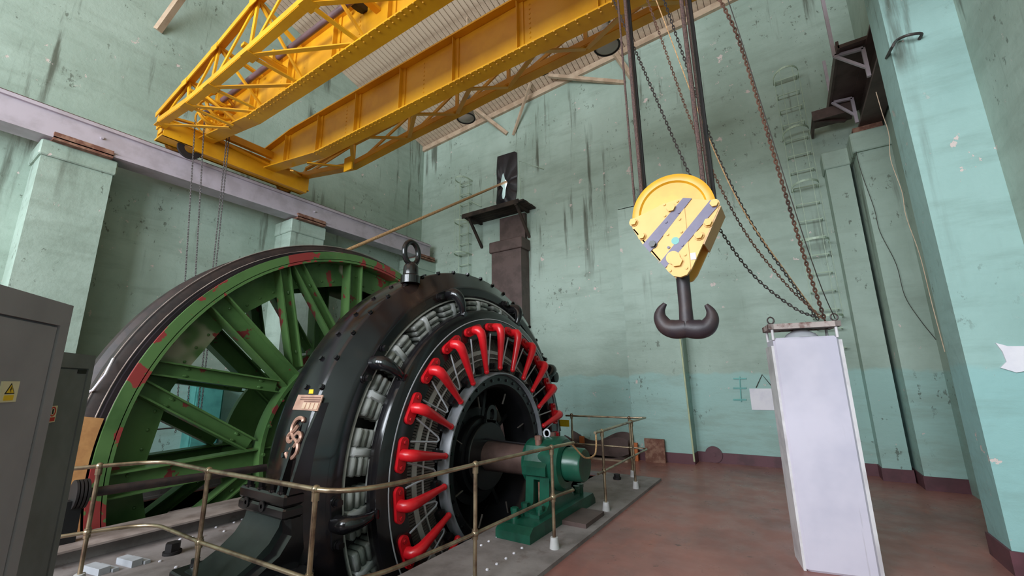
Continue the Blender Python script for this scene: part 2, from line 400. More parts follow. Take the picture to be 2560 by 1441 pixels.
# pilasters
def pilaster(nm, a, b_, z1, caph, proj, mat, lab, axis, sk=True, capmat=None):
    b = B(); x0, y0 = a; x1, y1 = b_; b.box((x0, y0, 0), (x1, y1, z1-caph))
    p = proj; b.bbox((x0-(p if axis != 'r' else p), y0-p, z1-caph), (x1+p, y1+(p if axis == 'l' else 0), z1), .02)
    o = struct(b, nm, mat, lab, 'pilaster')
    if sk:
        obj(B().box((x0-.02, y0-.02, 0), (x1+.02, y1, .21)), 'skirting', 'skirting', o, smooth=False)
    return o
pilaster('pilaster', (XL, 1.10), (-10.0, 2.0), 5.86, .27, .04, 'wall_paint', 'green pilaster behind the tall grey cabinet under the runway', 'l')
pilaster('pilaster', (XL, 5.38), (-10.0, 6.27), 5.86, .34, .03, 'wall_paint', 'green pilaster rising behind the top of the rope drum', 'l')
pilaster('pilaster', (XL, 9.6), (-10.0, YB), 5.86, .34, .03, 'wall_paint', 'green corner pilaster behind the lifting eye', 'l')
pilaster('pilaster', (-7.23, 10.1), (-6.17, YB), 5.96, .34, .06, 'brown_paint', 'dark brown painted pilaster under the timber shelf', 'b')
pilaster('pilaster', (-3.22, 10.1), (-1.95, YB), 6.1, .0001, .0, 'wall_paint', 'shallow green pilaster behind the hook block', 'b')
pilaster('pilaster', (1.15, 10.15), (1.54, YB), 6.30, .37, .03, 'wall_paint', 'narrow capped green pilaster beside the caged ladder', 'b')
pilaster('pilaster', (1.60, 9.67), (2.1, YB), 6.33, .40, .06, 'wall_paint', 'wider capped green pilaster in the corner behind the teal pillar', 'b')
bp = B(); bp.box((1.5, 6.08, 0), (2.1, 6.64, TOP-.6)); o = struct(bp, 'pillar', 'pillar_paint', 'broad pale teal pillar with torn paint beside the white column', 'pillar')
obj(B().box((1.48, 6.06, 0), (2.1, 6.66, .21)), 'skirting', 'skirting', o, smooth=False)
fl = B(); q = [PY(*p, 6.075) for p in ((2488,858),(2518,866),(2560,866),(2590,880),(2580,925),(2540,932),(2500,920),(2515,905),(2505,880))]
fl.prism([(p.x, p.z) for p in q], 'Y', 6.06, 6.082); obj(fl, 'paint_flake', 'paper', o, smooth=False)
# ------------------------------------------------------------------ crane runways
rg = thing('crane_runway', 'lilac-grey steel runway girder on the wall behind the drum', 'girder', (-10.0, 5, 5.9))
g = B(); g.box((-9.97, YR+.2, 5.96), (-9.93, 10.2, 6.36)); obj(g, 'web', 'girder_lilac', rg, smooth=False)
obj(B().box((-10.3, YR+.2, 5.90), (-9.88, 10.2, 5.95)), 'bottom_flange', 'girder_lilac', rg, smooth=False)
obj(B().box((-10.3, YR+.2, 6.36), (-9.88, 10.2, 6.42)), 'top_flange', 'girder_lilac', rg, smooth=False)
obj(B().box((-10.02, YR+.2, 6.42), (-9.96, 10.2, 6.47)), 'rail', 'shaft_steel', rg, smooth=False)
for y in (1.55, 5.82, 10.0):
    b = B(); b.box((-10.4, y-.38, 5.86), (-9.86, min(y+.38, 10.4), 5.92)); b.box((-9.925, y-.38, 5.9), (-9.86, min(y+.38, 10.4), 6.0))
    obj(b, 'bearing_plate', 'rust_brown', rg, smooth=False)
for y in (1.75, 5.9): obj(B().hexbolt((-9.93, y, 6.2), (1, 0, 0), .025, .03), 'bolt', 'girder_lilac', rg)
rg = thing('crane_runway', 'brown steel runway girder above the corner pilaster', 'girder', (1.85, 5, 6.45))
g = B(); g.box((1.72, 6.68, 6.47), (2.06, 10.2, 6.52)); g.box((1.86, 6.68, 6.52), (1.92, 10.2, 7.06)); g.box((1.72, 6.68, 7.06), (2.06, 10.2, 7.1))
obj(g, 'beam', 'brown_paint', rg, smooth=False); obj(B().box((1.62, 9.72, 6.33), (2.06, 10.4, 6.47)), 'bearing_plate', 'rust_brown', rg, smooth=False)
# landing and brackets at the ladder head
ld = thing('ladder_landing', 'brown angle-iron landing and brackets at the ladder head', 'landing', (1.4, 9.9, 6.85))
obj(B().box((1.05, 9.75, 6.88), (1.71, 10.14, 6.93)), 'deck', 'brown_paint', ld, smooth=False)
b = B(); b.box((1.05, 9.72, 6.85), (1.71, 9.76, 7.06)); b.box((1.05, 9.75, 6.85), (1.09, 10.5, 7.0)); obj(b, 'fascia', 'brown_paint', ld, smooth=False)
obj(B().beam((1.09, 9.8, 6.86), (1.6, 10.1, 6.86), .06, .04), 'brace', 'brown_paint', ld, smooth=False)
for px0, px1 in (((2080, 257), (2145, 240)), ((2086, 141), (2158, 110))):
    q0 = PZ(*px0, 7.08); y = q0.y; q1 = V((1.69, y, 7.05)); q2 = V((q1.x, y, 6.52))
    b = B(); b.beam(q0, q1, .05, .05); b.beam(q1, q2, .05, .05); b.beam(q0, q1*.3+q2*.7, .04, .04); obj(b, 'bracket', 'girder_lilac', ld, smooth=False)
    obj(B().beam(q0, q0+V((0, 0, .95 if px0[1] > 200 else 1.7)), .05, .05, (0, 1, 0)), 'rail_post', 'girder_lilac', ld, smooth=False)
yb0 = PZ(2080, 257, 7.08).y; yb1 = PZ(2086, 141, 7.08).y
obj(B().box((1.36, yb1-.15, 7.1), (2.06, yb0+.2, 7.16)), 'walkway_plate', 'brown_paint', ld, smooth=False)
obj(B().box((1.34, yb1-.15, 7.08), (1.38, 10.4, 7.24)), 'walkway_edge', 'brown_paint', ld, smooth=False)
# ------------------------------------------------------------------ overhead crane
cr = thing('overhead_crane', 'yellow riveted overhead travelling crane with lattice side trusses', 'crane', (-9.75, 4, 6.4))
Y = 'crane_yellow'
b = B(); b.box((-9.86, 2.48, 6.62), (-9.55, 5.44, 6.86)); b.box((-9.92, 2.46, 6.85), (-9.5, 5.46, 6.88)); b.box((-9.9, 2.46, 6.5), (-9.52, 5.46, 6.53)); b.box((-9.56, 2.48, 6.5), (-9.53, 5.44, 6.88)); b.box((-9.88, 2.48, 6.5), (-9.85, 5.44, 6.88))
obj(b, 'end_truck', Y, cr, smooth=False)
for y in (2.85, 5.1):
    obj(B().lathe([(-.06, .0), (-.06, .2), (-.035, .2), (-.035, .16), (.05, .16), (.05, .0)], 'X', (-9.98, y, 6.63), 24), 'wheel', 'crane_dirty', cr)
b = B(); b.box((-9.6, 3.0, 6.43), (-9.52, 5.4, 6.5)); obj(b, 'truck_lower_angle', Y, cr, smooth=False)
obj(B().lathe([(-.03, .1), (-.03, .21), (.03, .21), (.03, .1)], 'X', (-9.6, 2.95, 6.46), 20), 'drive_gear', 'rope_black', cr)
def girder(yw, zb, zt, sgn):
    x0, xk, x1 = -9.75, -7.55, 2.0
    poly = [(x0, zb+.30), (xk, zb), (x1, zb), (x1, zt), (x0+1.2, zt), (x0, zt-.14)]
    obj(B().prism(poly, 'Y', yw-.01, yw+.01), 'web', Y, cr, smooth=False)
    f = B(); f.beam((xk, yw, zb), (x1, yw, zb), .26, .025); f.beam((x0, yw, zb+.30), (xk, yw, zb), .26, .025); obj(f, 'bottom_flange', Y, cr, smooth=False)
    f = B(); f.beam((x0+1.2, yw, zt), (x1, yw, zt), .26, .03); f.beam((x0, yw, zt-.14), (x0+1.2, yw, zt), .26, .03); obj(f, 'top_flange', Y, cr, smooth=False)
    x = -8.75
    while x < 1.9:
        zb_ = zb if x > xk else zb+.3*(xk-x)/(xk-x0)
        f = B(); f.box((x-.03, yw-.1, zb_), (x-.02, yw-.01, zt)); f.box((x-.03, yw-.03, zb_), (x+.05, yw-.01, zt)); obj(f, 'stiffener', Y, cr, smooth=False); x += 1.22
    rv = B()
    def riv(p, d): rv.lathe([(0, .016), (.006, .013), (.011, .0)], 'Z' if abs(d) == 3 else 'Y', p, 6) if False else rv.sphere(p, .016, 6, 4, (1, .7, 1) if abs(d) == 2 else (1, 1, .7))
    x = xk
    while x < 1.5:
        for dy in (-.12, -.06): riv((x, yw+dy, zb-.014), 3)
        riv((x, yw-.012, zb+.06), 2); x += .16 if int((x+20)/1.6) % 2 else .11
    for xs_ in (-6.7, -4.6, -2.5, -.4):
        for k in range(9): riv((xs_, yw-.012, zb+.12+k*(zt-zb-.24)/8), 2)
    tag(obj(rv, 'rivets', Y, cr), kind='stuff')
girder(3.17, 6.47, 7.28, -1); girder(4.47, 6.39, 7.28, -1)
for y in (3.17, 4.47): obj(B().box((-7.6, y-.03, 7.29), (2, y+.03, 7.34)), 'trolley_rail', 'shaft_steel', cr, smooth=False)
for x in (-9.3,): obj(B().box((x-.19, 3.17, 6.9), (x-.09, 4.47, 7.05)), 'end_tie', Y, cr, smooth=False)
obj(B().beam((-9.44, 3.2, 6.84), (-9.5, 4.46, 6.75), .06, .05), 'end_brace', Y, cr, smooth=False)
# near lattice truss
YT = 2.4
top = [(-9.58, 6.92), (-8.35, 7.10), (-7.26, 7.27), (-6.06, 7.50), (-4.8, 7.60), (-3.4, 7.64), (-2.0, 7.64), (-.6, 7.64), (.8, 7.64), (2.0, 7.64)]
bot = [(-9.45, 6.66), (-8.22, 6.56), (-7.35, 6.55), (-6.12, 6.56), (-4.62, 6.6), (-3.2, 6.6), (-1.8, 6.6), (-.4, 6.6), (1.0, 6.6), (2.0, 6.6)]
P3 = lambda p, y=YT: V((p[0], y, p[1]))
for nm, pts, wd in (('top_chord', top, .13), ('bottom_chord', bot, .12)):
    f = B()
    for a, b_ in zip(pts[:-1], pts[1:]): f.beam(P3(a), P3(b_), wd, .02); f.beam(P3(a)+V((0, -wd/2, .05 if nm[0] == 'b' else -.05)), P3(b_)+V((0, -wd/2, .05 if nm[0] == 'b' else -.05)), .015, .1)
    obj(f, nm, Y, cr, smooth=False)
obj(B().beam(P3(top[0]), P3(bot[0])-V((.1, 0, .05)), .14, .03, (0, 1, 0)), 'end_post', Y, cr, smooth=False)
for i in range(len(top)):
    if i: obj(B().beam(P3(top[i]), P3(bot[i]), .07, .03, (0, 1, 0)), 'lattice_post', Y, cr, smooth=False)
    if i < len(top)-1: obj(B().beam(P3(bot[i]), P3(top[i+1]), .06, .025, (0, 1, 0)), 'lattice_diagonal', Y, cr, smooth=False)
    if 0 < i: obj(B().box((top[i][0]-.11, YT-.08, top[i][1]-.13), (top[i][0]+.11, YT-.07, top[i][1]-.0)), 'gusset', Y, cr, smooth=False)
for i in range(len(bot)-1):      # horizontal bracing to the near girder
    a = P3(bot[i]); bq = V((bot[i+1][0], 3.08, 6.50)); obj(B().beam(a, bq, .07, .02), 'bottom_brace', Y, cr, smooth=False)
    if i: obj(B().beam(a, V((bot[i][0]+.12, 3.08, 6.50)), .07, .02), 'bottom_brace', Y, cr, smooth=False)
    t_ = P3(top[i]); obj(B().beam(t_, V((top[i][0], 3.1, 7.18 if i else 7.05)), .07, .04), 'top_brace', Y, cr, smooth=False)
    if i: obj(B().beam(t_, V((bot[i][0]+.2, 3.1, 6.55)), .05, .03), 'cross_brace', Y, cr, smooth=False)
    obj(B().box((bot[i][0]-.10, YT-.08, bot[i][1]-.022), (bot[i][0]+.10, YT+.10, bot[i][1]-.010)), 'gusset', Y, cr, smooth=False)
obj(B().cyl((-8.95, 2.9, 6.98), (2.0, 2.9, 7.02), .045, 12), 'line_shaft', 'shaft_violet', cr)
for x in (-8.3, -6.4, -4.2, -2.0):
    f = B(); f.box((x-.06, 2.82, 6.9), (x+.06, 2.98, 7.1)); f.beam((x, 2.4, 6.9), (x, 3.16, 6.9), .1, .05); obj(f, 'shaft_bearing', Y, cr, smooth=False)
obj(B().lathe([(-.05, .15), (-.05, .3), (.05, .3), (.05, .15)], 'X', (-4.5, 3.0, 7.3), 28), 'spur_gear', 'rope_black', cr)
# chain wheels of the travel drive
for xw, yc, R in ((-9.22, 3.15, .31), (-9.10, 3.16, .21)):
    f = B(); ring = [V((xw, yc+R*math.sin(2*PI*k/28), 6.98+R*math.cos(2*PI*k/28))) for k in range(28)]; f.tube(ring, .018, 6, True)
    for k in range(6): f.beam((xw, yc, 6.98), ring[int(k*28/6)], .03, .02, (1, 0, 0))
    f.cyl((xw-.04, yc, 6.98), (xw+.04, yc, 6.98), .05, 12); obj(f, 'chain_wheel', Y, cr)
for xx in (-8.75, -8.4):
    f = B(); ring = [V((xx, 2.95+.24*math.sin(2*PI*k/24), 6.95+.24*math.cos(2*PI*k/24))) for k in range(24)]; f.tube(ring, .03, 6, True)
    for k in range(5): f.beam((xx, 2.95, 6.95), ring[int(k*24/5)], .035, .03, (1, 0, 0))
    obj(f, 'spoked_wheel', Y, cr)
# far lattice truss
YF = 5.33
low = [(-9.7, 6.86), (-7.62, 6.50), (-5.86, 6.62), (-4.6, 6.68), (-3.44, 6.75), (-2.0, 6.80), (-.6, 6.86), (1.0, 6.9), (2.0, 6.92)]
f = B()
for a, b_ in zip(low[:-1], low[1:]): f.beam(P3(a, YF), P3(b_, YF), .17, .03); f.beam(P3(a, YF)+V((0, -.08, .05)), P3(b_, YF)+V((0, -.08, .05)), .02, .1)
obj(f, 'walkway_chord', Y, cr, smooth=False)
up2 = [(-9.5, 7.05), (-7.62, 7.1), (-5.86, 7.15), (-4.6, 7.2), (-3.44, 7.25), (-2.0, 7.28), (-.6, 7.3), (1, 7.3), (2, 7.3)]
f = B()
for a, b_ in zip(up2[:-1], up2[1:]): f.beam(P3(a, YF), P3(b_, YF), .08, .05)
obj(f, 'walkway_upper_chord', Y, cr, smooth=False)
for i in range(len(low)-1):
    obj(B().beam(P3(low[i], YF), P3(up2[i], YF), .06, .04, (0, 1, 0)), 'lattice_post', Y, cr, smooth=False)
    obj(B().beam(P3(low[i], YF), P3(up2[i+1], YF), .06, .03, (0, 1, 0)), 'lattice_diagonal', Y, cr, smooth=False)
    if i: obj(B().beam(P3(low[i], YF), V((low[i][0]-.5, 4.55, 6.42)), .07, .025), 'bottom_brace', Y, cr, smooth=False)
    obj(B().beam(P3(low[i], YF), V((low[i][0]+1.0, 4.55, 6.42)), .07, .025), 'bottom_brace', Y, cr, smooth=False)
obj(B().box((-7.62, 5.1, 6.30), (-7.35, 5.13, 6.62)), 'number_plate', Y, cr, smooth=False)
# trolley carrying the hook (over the girders, out of frame but real)
tr = thing('crane_trolley', 'dark hoist trolley riding on top of the yellow girders', 'trolley', (-.7, 3.95, 7.5))
b = B(); b.box((-2.2, 3.1, 7.5), (.7, 3.3, 7.64)); b.box((-2.2, 4.35, 7.5), (.7, 4.55, 7.64)); b.box((-2.2, 3.3, 7.5), (-2.05, 4.35, 7.64)); b.box((.55, 3.3, 7.5), (.7, 4.35, 7.64)); b.box((-2.05, 4.12, 7.5), (.55, 4.24, 7.56)); b.box((-1.5, 3.12, 7.34), (-1.2, 3.22, 7.5)); b.box((-.2, 3.12, 7.34), (.1, 3.22, 7.5)); b.box((-1.5, 4.42, 7.34), (-1.2, 4.52, 7.5)); b.box((-.2, 4.42, 7.34), (.1, 4.52, 7.5)); obj(b, 'frame', 'crane_yellow', tr, smooth=False)
obj(B().lathe([(-.45, 0), (-.45, .3), (.45, .3), (.45, 0)], 'X', (-.7, 3.95, 7.9), 24), 'hoist_drum', 'crane_dirty', tr)
# ------------------------------------------------------------------ hook block
YK = 3.95
hb = thing('hook_block', 'yellow hook block with violet stripes and black double hook', 'hook block', (-.74, YK, 2.15))
def Z3(zx, zy, y): return PY(1500+zx*.347, 400+zy*.347, y)
plate = [(218,448),(232,428),(430,330),(560,283),(600,276),(660,280),(850,294),(862,320),(858,345),(660,785),(628,828),(580,846),(530,838),(492,806),(440,742),(310,612),(238,502)]
def pp(pts, y0, y1, ysrc=None): q = [Z3(*p, ysrc or y0) for p in pts]; return B().prism([(v.x, v.z) for v in q], 'Y', y0, y1)
obj(pp(plate, YK-.15, YK-.12), 'side_plate', 'block_yellow', hb, smooth=False)
obj(pp(plate, YK+.12, YK+.15, YK-.15), 'side_plate', 'block_yellow', hb, smooth=False)
for st in ([(310,612),(600,276),(662,280),(362,668)], [(434,738),(795,291),(855,330),(472,780)]):
    obj(pp(st, YK-.1595, YK-.148, YK-.15), 'painted_stripe', 'stripe_violet', hb, smooth=False)
obj(pp([(428,330),(590,277),(602,276),(655,785),(628,828),(580,846),(530,838),(492,806)], YK-.158, YK-.149, YK-.15), 'centre_strap', 'block_yellow', hb, smooth=False)
cS = PY(1687, 540, YK); cS = V((cS.x, YK, cS.z)); RS = .365
for y in (-.065, .065):
    obj(B().lathe([(y-.04, .0), (y-.04, .285), (y-.058, .30), (y-.062, .33), (y-.05, RS), (y-.03, RS), (y, RS-.05), (y+.03, RS), (y+.05, RS), (y+.062, .33), (y+.055, 0)], 'Y', (cS.x, YK, cS.z), 56), 'sheave', 'sheave_yellow', hb)
# side covers between the plates
def cover(pa, pb, mat, name, y0=YK-.15, y1=YK+.15, t=.012):
    A, Bq = Z3(*pa, YK-.15), Z3(*pb, YK-.15); d = (Bq-A); n = V((-d.z, 0, d.x)).normalized()*t
    b = B(); b.add([(A.x, y0, A.z), (Bq.x, y0, Bq.z), (Bq.x, y1, Bq.z), (A.x, y1, A.z), (A.x+n.x, y0, A.z+n.z), (Bq.x+n.x, y0, Bq.z+n.z), (Bq.x+n.x, y1, Bq.z+n.z), (A.x+n.x, y1, A.z+n.z)],
                   [(0,1,2,3),(4,7,6,5),(0,4,5,1),(1,5,6,2),(2,6,7,3),(3,7,4,0)]); obj(b, name, mat, hb, smooth=False)
cover((862, 330), (742, 605), 'block_bronze', 'side_cover'); cover((238, 502), (430, 730), 'block_bronze', 'side_cover')
for zx, zy, r in ((243,452,26),(304,552,24),(824,318,27),(780,455,26),(714,547,27),(382,610,25),(513,348,32),(556,735,40)):
    p = Z3(zx, zy, YK-.15); obj(B().hexbolt((p.x, YK-.15, p.z), (0, -1, 0), r*.00128, .035), 'bolt', 'satin_black' if zx == 382 else 'block_yellow', hb)
for zx, zy in ((465,325),(560,300),(468,405),(575,428),(488,540),(588,520),(497,634),(613,685),(507,800),(624,780),(570,382),(478,450),(595,616),(497,706)):
    p = Z3(zx, zy, YK-.15); obj(B().hexbolt((p.x, YK-.15, p.z), (0, -1, 0), .013, .019), 'rivet', 'stripe_violet' if zx in (570, 478, 595, 497) else 'block_yellow', hb)
p = Z3(544, 585, YK-.15); obj(B().cyl((p.x, YK-.1615, p.z), (p.x, YK-.157, p.z), .034, 16), 'paint_spot', 'teal_paint', hb)
p = Z3(672, 695, YK-.15); obj(B().box((p.x-.022, YK-.156, p.z-.03), (p.x+.022, YK-.15, p.z+.03)), 'inspection_tag', 'paper', hb)
obj(B().cyl((Z3(556,735,YK).x, YK-.17, Z3(556,735,YK).z), (Z3(556,735,YK).x, YK+.17, Z3(556,735,YK).z), .06, 20), 'crosshead', 'block_yellow', hb)
hk = B(); HP = lambda zx, zy: PY(1500+zx*.347, 400+zy*.347, YK)
sh = [HP(590, 720), HP(598, 860), HP(615, 1050), HP(624, 1180), HP(628, 1225)]
hk.tube(sh, [.055, .056, .056, .062, .085], 16)
for side in (1, -1):
    pts = [(626, 1212), (700, 1222), (770, 1205), (805, 1150), (800, 1095), (765, 1045)] if side == 1 else [(626, 1212), (545, 1222), (475, 1200), (435, 1140), (438, 1085), (470, 1035)]
    hk.tube(spline([HP(*p) for p in pts], 6), [.085+( .018-.085)*max(0, (i/30-.25)/.75)**1.25 for i in range(31)], 14)
obj(hk, 'double_hook', 'hook_black', hb)
def rope(pa, pb, r, mat, name, label, cat, grp=None, ya=YK, yb=None):
    return solo(B().tube([pa, pb], r, 8), name, mat, label, cat, grp)
zt = 7.61
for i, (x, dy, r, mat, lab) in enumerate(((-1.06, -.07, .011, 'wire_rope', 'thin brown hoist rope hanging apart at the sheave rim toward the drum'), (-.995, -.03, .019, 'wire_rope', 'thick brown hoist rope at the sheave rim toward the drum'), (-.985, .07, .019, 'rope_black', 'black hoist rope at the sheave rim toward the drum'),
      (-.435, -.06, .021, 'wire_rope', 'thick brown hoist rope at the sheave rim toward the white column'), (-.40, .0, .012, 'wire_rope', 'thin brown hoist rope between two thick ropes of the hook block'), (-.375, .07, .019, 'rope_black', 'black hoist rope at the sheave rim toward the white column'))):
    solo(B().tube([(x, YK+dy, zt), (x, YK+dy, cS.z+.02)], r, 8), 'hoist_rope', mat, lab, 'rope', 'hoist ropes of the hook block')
# ------------------------------------------------------------------ hand chains gathered on the white column
EC = PY(2062, 801, 5.33)
def pull(pxs, dy, kind, label, r=.006, mat='chain_rust', end=EC, pitch=.036, lw=.0115, off=0):
    n = len(pxs); yA = 4.18; pts = [PY(px, py, yA+(5.33+dy-yA)*(i/n)) for i, (px, py) in enumerate(pxs)]
    d0 = (pts[0]-pts[1]); k = (7.5-pts[0].z)/max(.2, d0.z); xt = max(-2.0, min(.5, pts[0].x+d0.x*k))
    pts = [V((xt, 4.18, 7.5))]+pts+[end+V((off, dy, .012*abs(dy)/.05))]
    sp = spline(pts, 8); b = chain_mesh(sp, pitch, r, lw) if kind == 'chain' else B().tube(sp, r, 6)
    solo(b, 'hand_chain' if kind == 'chain' else 'pull_wire', mat, label, 'chain' if kind == 'chain' else 'wire', 'chains drawn to the white column')
pull([(1800,0),(1860,140),(1950,440),(2010,640)], 0, 'chain', 'heavy rusty chain drawn straight to the top of the white column', .0075, 'chain_rust', pitch=.036, lw=.013)
pull([(1820,0),(1900,250),(1985,520),(2050,710)], .05, 'wire', 'thin dark wire beside the heavy rusty chain', .005, 'dark_wire', off=.09)
pull([(1640,60),(1738,330),(1850,560),(1960,705)], -.05, 'chain', 'slim rusty chain passing between the hoist ropes to the column', .0045, 'chain_rust', pitch=.032, lw=.010, off=-.02)
pull([(1660,0),(1722,180),(1790,380),(1880,560),(1985,715)], .10, 'chain', 'dark hand chain sagging slightly toward the column top', .005, 'chain_dark', off=-.05)
pull([(1590,130),(1728,445),(1810,590),(1890,695),(1985,770)], -.10, 'chain', 'dark hand chain hanging lowest behind the hook block', .005, 'chain_dark', off=-.07)
pull([(1648,20),(1772,345),(1862,532),(1972,690)], .16, 'wire', 'pale cord among the chains drawn to the column', .006, 'rope_manila', off=-.03)
# hand chains of the travel drive
for k, (yt, yb, lab) in enumerate(((2.84, 3.3, 'first dark hand chain hanging from the crane chain wheel'), (2.95, 3.42, 'second dark hand chain hanging beside its twin'), (3.37, 3.56, 'third dark hand chain hanging behind the rope drum'), (3.46, 3.66, 'fourth dark hand chain hanging behind the rope drum'))):
    pts = [V((-9.22 if k in (0, 3) else -9.10, yt+(yb-yt)*t/8, 6.97+(1.0-6.97)*t/8)) for t in range(9)]
    solo(chain_mesh(pts, .034, .005, .011), 'hand_chain', 'chain_dark', lab, 'chain', 'hand chains behind the drum')
# ------------------------------------------------------------------ rope drum
dr = thing('rope_drum', 'giant green and red primed spoked rope drum with brown rim', 'drum', (-7.6, Y0, -2.9))
def A3(prof, mat, name, n=128, closed=False, **k): return obj(B().lathe(prof, 'X', (0, Y0, Z0), n, closed=closed, **k), name, mat, dr)
A3([(-7.0, 3.43), (-7.0, 3.575), (-7.035, 3.575), (-7.035, 3.43)], 'drum_green', 'front_ring', closed=True)
A3([(-8.5, 3.43), (-8.5, 3.575), (-8.46, 3.575), (-8.46, 3.43)], 'drum_green', 'rear_ring', closed=True)
A3([(-7.035, 3.42), (-7.035, 3.545), (-7.16, 3.55), (-7.16, 3.60), (-7.22, 3.60), (-7.22, 3.63), (-7.30, 3.63), (-7.30, 3.42)], 'drum_rim_dark', 'brake_path', closed=True)
A3([(-7.10, 3.55), (-7.10, 3.556), (-7.115, 3.556), (-7.115, 3.55)], 'bright_line', 'worn_edge', closed=True)
A3([(-7.225, 3.63), (-7.225, 3.637), (-7.245, 3.637), (-7.245, 3.63)], 'bright_line', 'worn_edge', closed=True)
A3([(-7.30, 3.43), (-7.30, 3.70), (-7.34, 3.757), (-7.52, 3.757), (-7.58, 3.70), (-7.66, 3.58), (-7.78, 3.58), (-7.86, 3.70), (-7.92, 3.757), (-8.1, 3.757), (-8.14, 3.70), (-8.14, 3.6), (-8.46, 3.56), (-8.46, 3.43)], 'drum_rim', 'rope_groove_rim', closed=True)
A3([(-7.31, 3.757), (-7.31, 3.762), (-7.325, 3.762), (-7.325, 3.757)], 'bright_line', 'worn_edge', closed=True)
A3([(-7.0, 3.39), (-7.0, 3.44), (-8.5, 3.44), (-8.5, 3.39)], 'drum_green', 'rim_drum', closed=True)
SO = -math.radians(2)
def webplate(x0, x1, name):
    o = B(); n = 8; K = 16
    outer = []; inner = []
    for i in range(128):
        a = 2*PI*i/128; outer.append((math.sin(a)*3.43, math.cos(a)*3.43))
        # straight chords between sixteen corner points
        seg = 2*PI/K; t = (a-SO+seg/2) % seg-seg/2; r = 3.0*math.cos(seg/2)/math.cos(t+(seg/2 if t < 0 else -seg/2)); inner.append((math.sin(a)*r, math.cos(a)*r))
    vs = []
    for x in (x0, x1):
        for y, z in outer: vs.append((x, Y0+y, Z0+z))
        for y, z in inner: vs.append((x, Y0+y, Z0+z))
    N_ = 128; fs = []
    for i in range(N_):
        j = (i+1) % N_
        fs += [(i, j, N_+j, N_+i), (2*N_+i, 3*N_+i, 3*N_+j, 2*N_+j), (N_+i, N_+j, 3*N_+j, 3*N_+i), (i, 2*N_+i, 2*N_+j, j)]
    o.add(vs, fs); obj(o, name, 'drum_plate', dr)
webplate(-7.32, -7.29, 'web_plate'); webplate(-8.34, -8.31, 'web_plate')
# rivets of the web plate, joined
rv = B()
for i in range(16):
    for k in range(5):
        a = SO+2*PI/16*(i+(k+.5)/5.)
        for R in (3.05, 3.36): rv.sphere((-7.285, Y0+R*math.sin(a), Z0+R*math.cos(a)), .022, 6, 4)
    for k in range(4):
        a = SO+2*PI/16*i+.03; R = 3.08+k*.09; rv.sphere((-7.285, Y0+R*math.sin(a), Z0+R*math.cos(a)), .02, 6, 4)
tag(obj(rv, 'rivets', 'spoke_green', dr), kind='stuff')
def spoke_mesh(L, w_, d, flare=0, name='spoke'):
    b = B(); t = .022
    for s_ in (-1, 1):
        b.add([(0, s_*w_/2, 0), (0, s_*(w_/2-t), 0), (d, s_*(w_/2-t), 0), (d, s_*w_/2, 0), (0, s_*w_/2, L), (0, s_*(w_/2-t), L), (d, s_*(w_/2-t), L), (d, s_*w_/2, L)],
              [(0,1,2,3),(4,7,6,5),(0,4,5,1),(1,5,6,2),(2,6,7,3),(3,7,4,0)])
    b.box((d*.45, -w_/2+t, 0), (d*.45+.015, w_/2-t, L))
    for z in (.15, L-.25):
        for y in (-w_*.25, w_*.25): b.sphere((d*.45+.02, y, z), .022, 6, 4)
    return b.mesh(name, 'spoke_green')
m_rad = spoke_mesh(2.35, .30, .25); L2 = 2.0; m_dia = spoke_mesh(1.0, .20, .20)
def spoke2(x, a0, R0, a1, R1, me, shift):
    p = V((0, R0*math.sin(a0), R0*math.cos(a0))); q = V((0, R1*math.sin(a1), R1*math.cos(a1))); d = q-p; L = d.length; d.normalize()
    # local Z along d, local X = world X, local Y = Z x X
    z = d; xv = V((1, 0, 0)); y = z.cross(xv); Mx = Matrix.Identity(4)
    for i in range(3): Mx[i][0] = xv[i]; Mx[i][1] = y[i]; Mx[i][2] = z[i]*(L/shift); Mx[i][3] = (V((x, Y0, Z0))+p)[i]
    put(me, 'spoke', dr, Mx)
for x in (-7.30, -8.40):
    for k in range(8):
        a = SO+k*PI/4; spoke2(x, a, 1.2, a, 3.41, m_rad, 2.35)
        am = a+PI/8
        spoke2(x+.01, a+math.radians(7), 1.75, am-math.radians(2.2), 3.40, m_dia, 1.0); spoke2(x+.01, a+PI/4-math.radians(7), 1.75, am+math.radians(2.2), 3.40, m_dia, 1.0)
A3([(-7.34, .3), (-7.34, 1.62), (-7.16, 1.66), (-7.0, 1.66), (-7.0, 1.60), (-7.1, 1.56), (-7.1, .7), (-6.97, .5), (-6.97, .3)], 'spoke_green', 'hub', 96)
for xb0, xb1, zf in ((-9.27, -9.0, .15), (-5.9, -5.45, .04)):
    bb = B(); bb.prism([(Y0-.5, zf), (Y0+.5, zf), (Y0+.42, .5), (Y0+.36, Z0+.3), (Y0+.2, Z0+.44), (Y0-.2, Z0+.44), (Y0-.36, Z0+.3), (Y0-.42, .5)], 'X', xb0, xb1); obj(bb, 'axle_bearing', 'bearing_green', dr, smooth=False)
A3([(-8.44, .3), (-8.44, 1.62), (-8.24, 1.66), (-8.24, .3)], 'spoke_green', 'hub', 64)
A3([(-9.22, .0), (-9.22, .26), (-6.2, .26), (-6.2, .34), (-5.0, .34), (-5.0, .0)], 'shaft_steel', 'axle', 40)
for k in range(24):
    a = 2*PI*k/24; obj(B().hexbolt((-7.0, Y0+1.61*math.sin(a), Z0+1.61*math.cos(a)), (1, 0, 0), .025, .03), 'bolt', 'spoke_green', dr)
b = B(); pw_ = [CY(*p, 3.77) for p in ((283, 897), (262, 938), (232, 976), (222, 981))]; b.tube(pw_, .015, 6); obj(b, 'white_rod', 'paper', dr)  # thin white tube laid along the drum rim
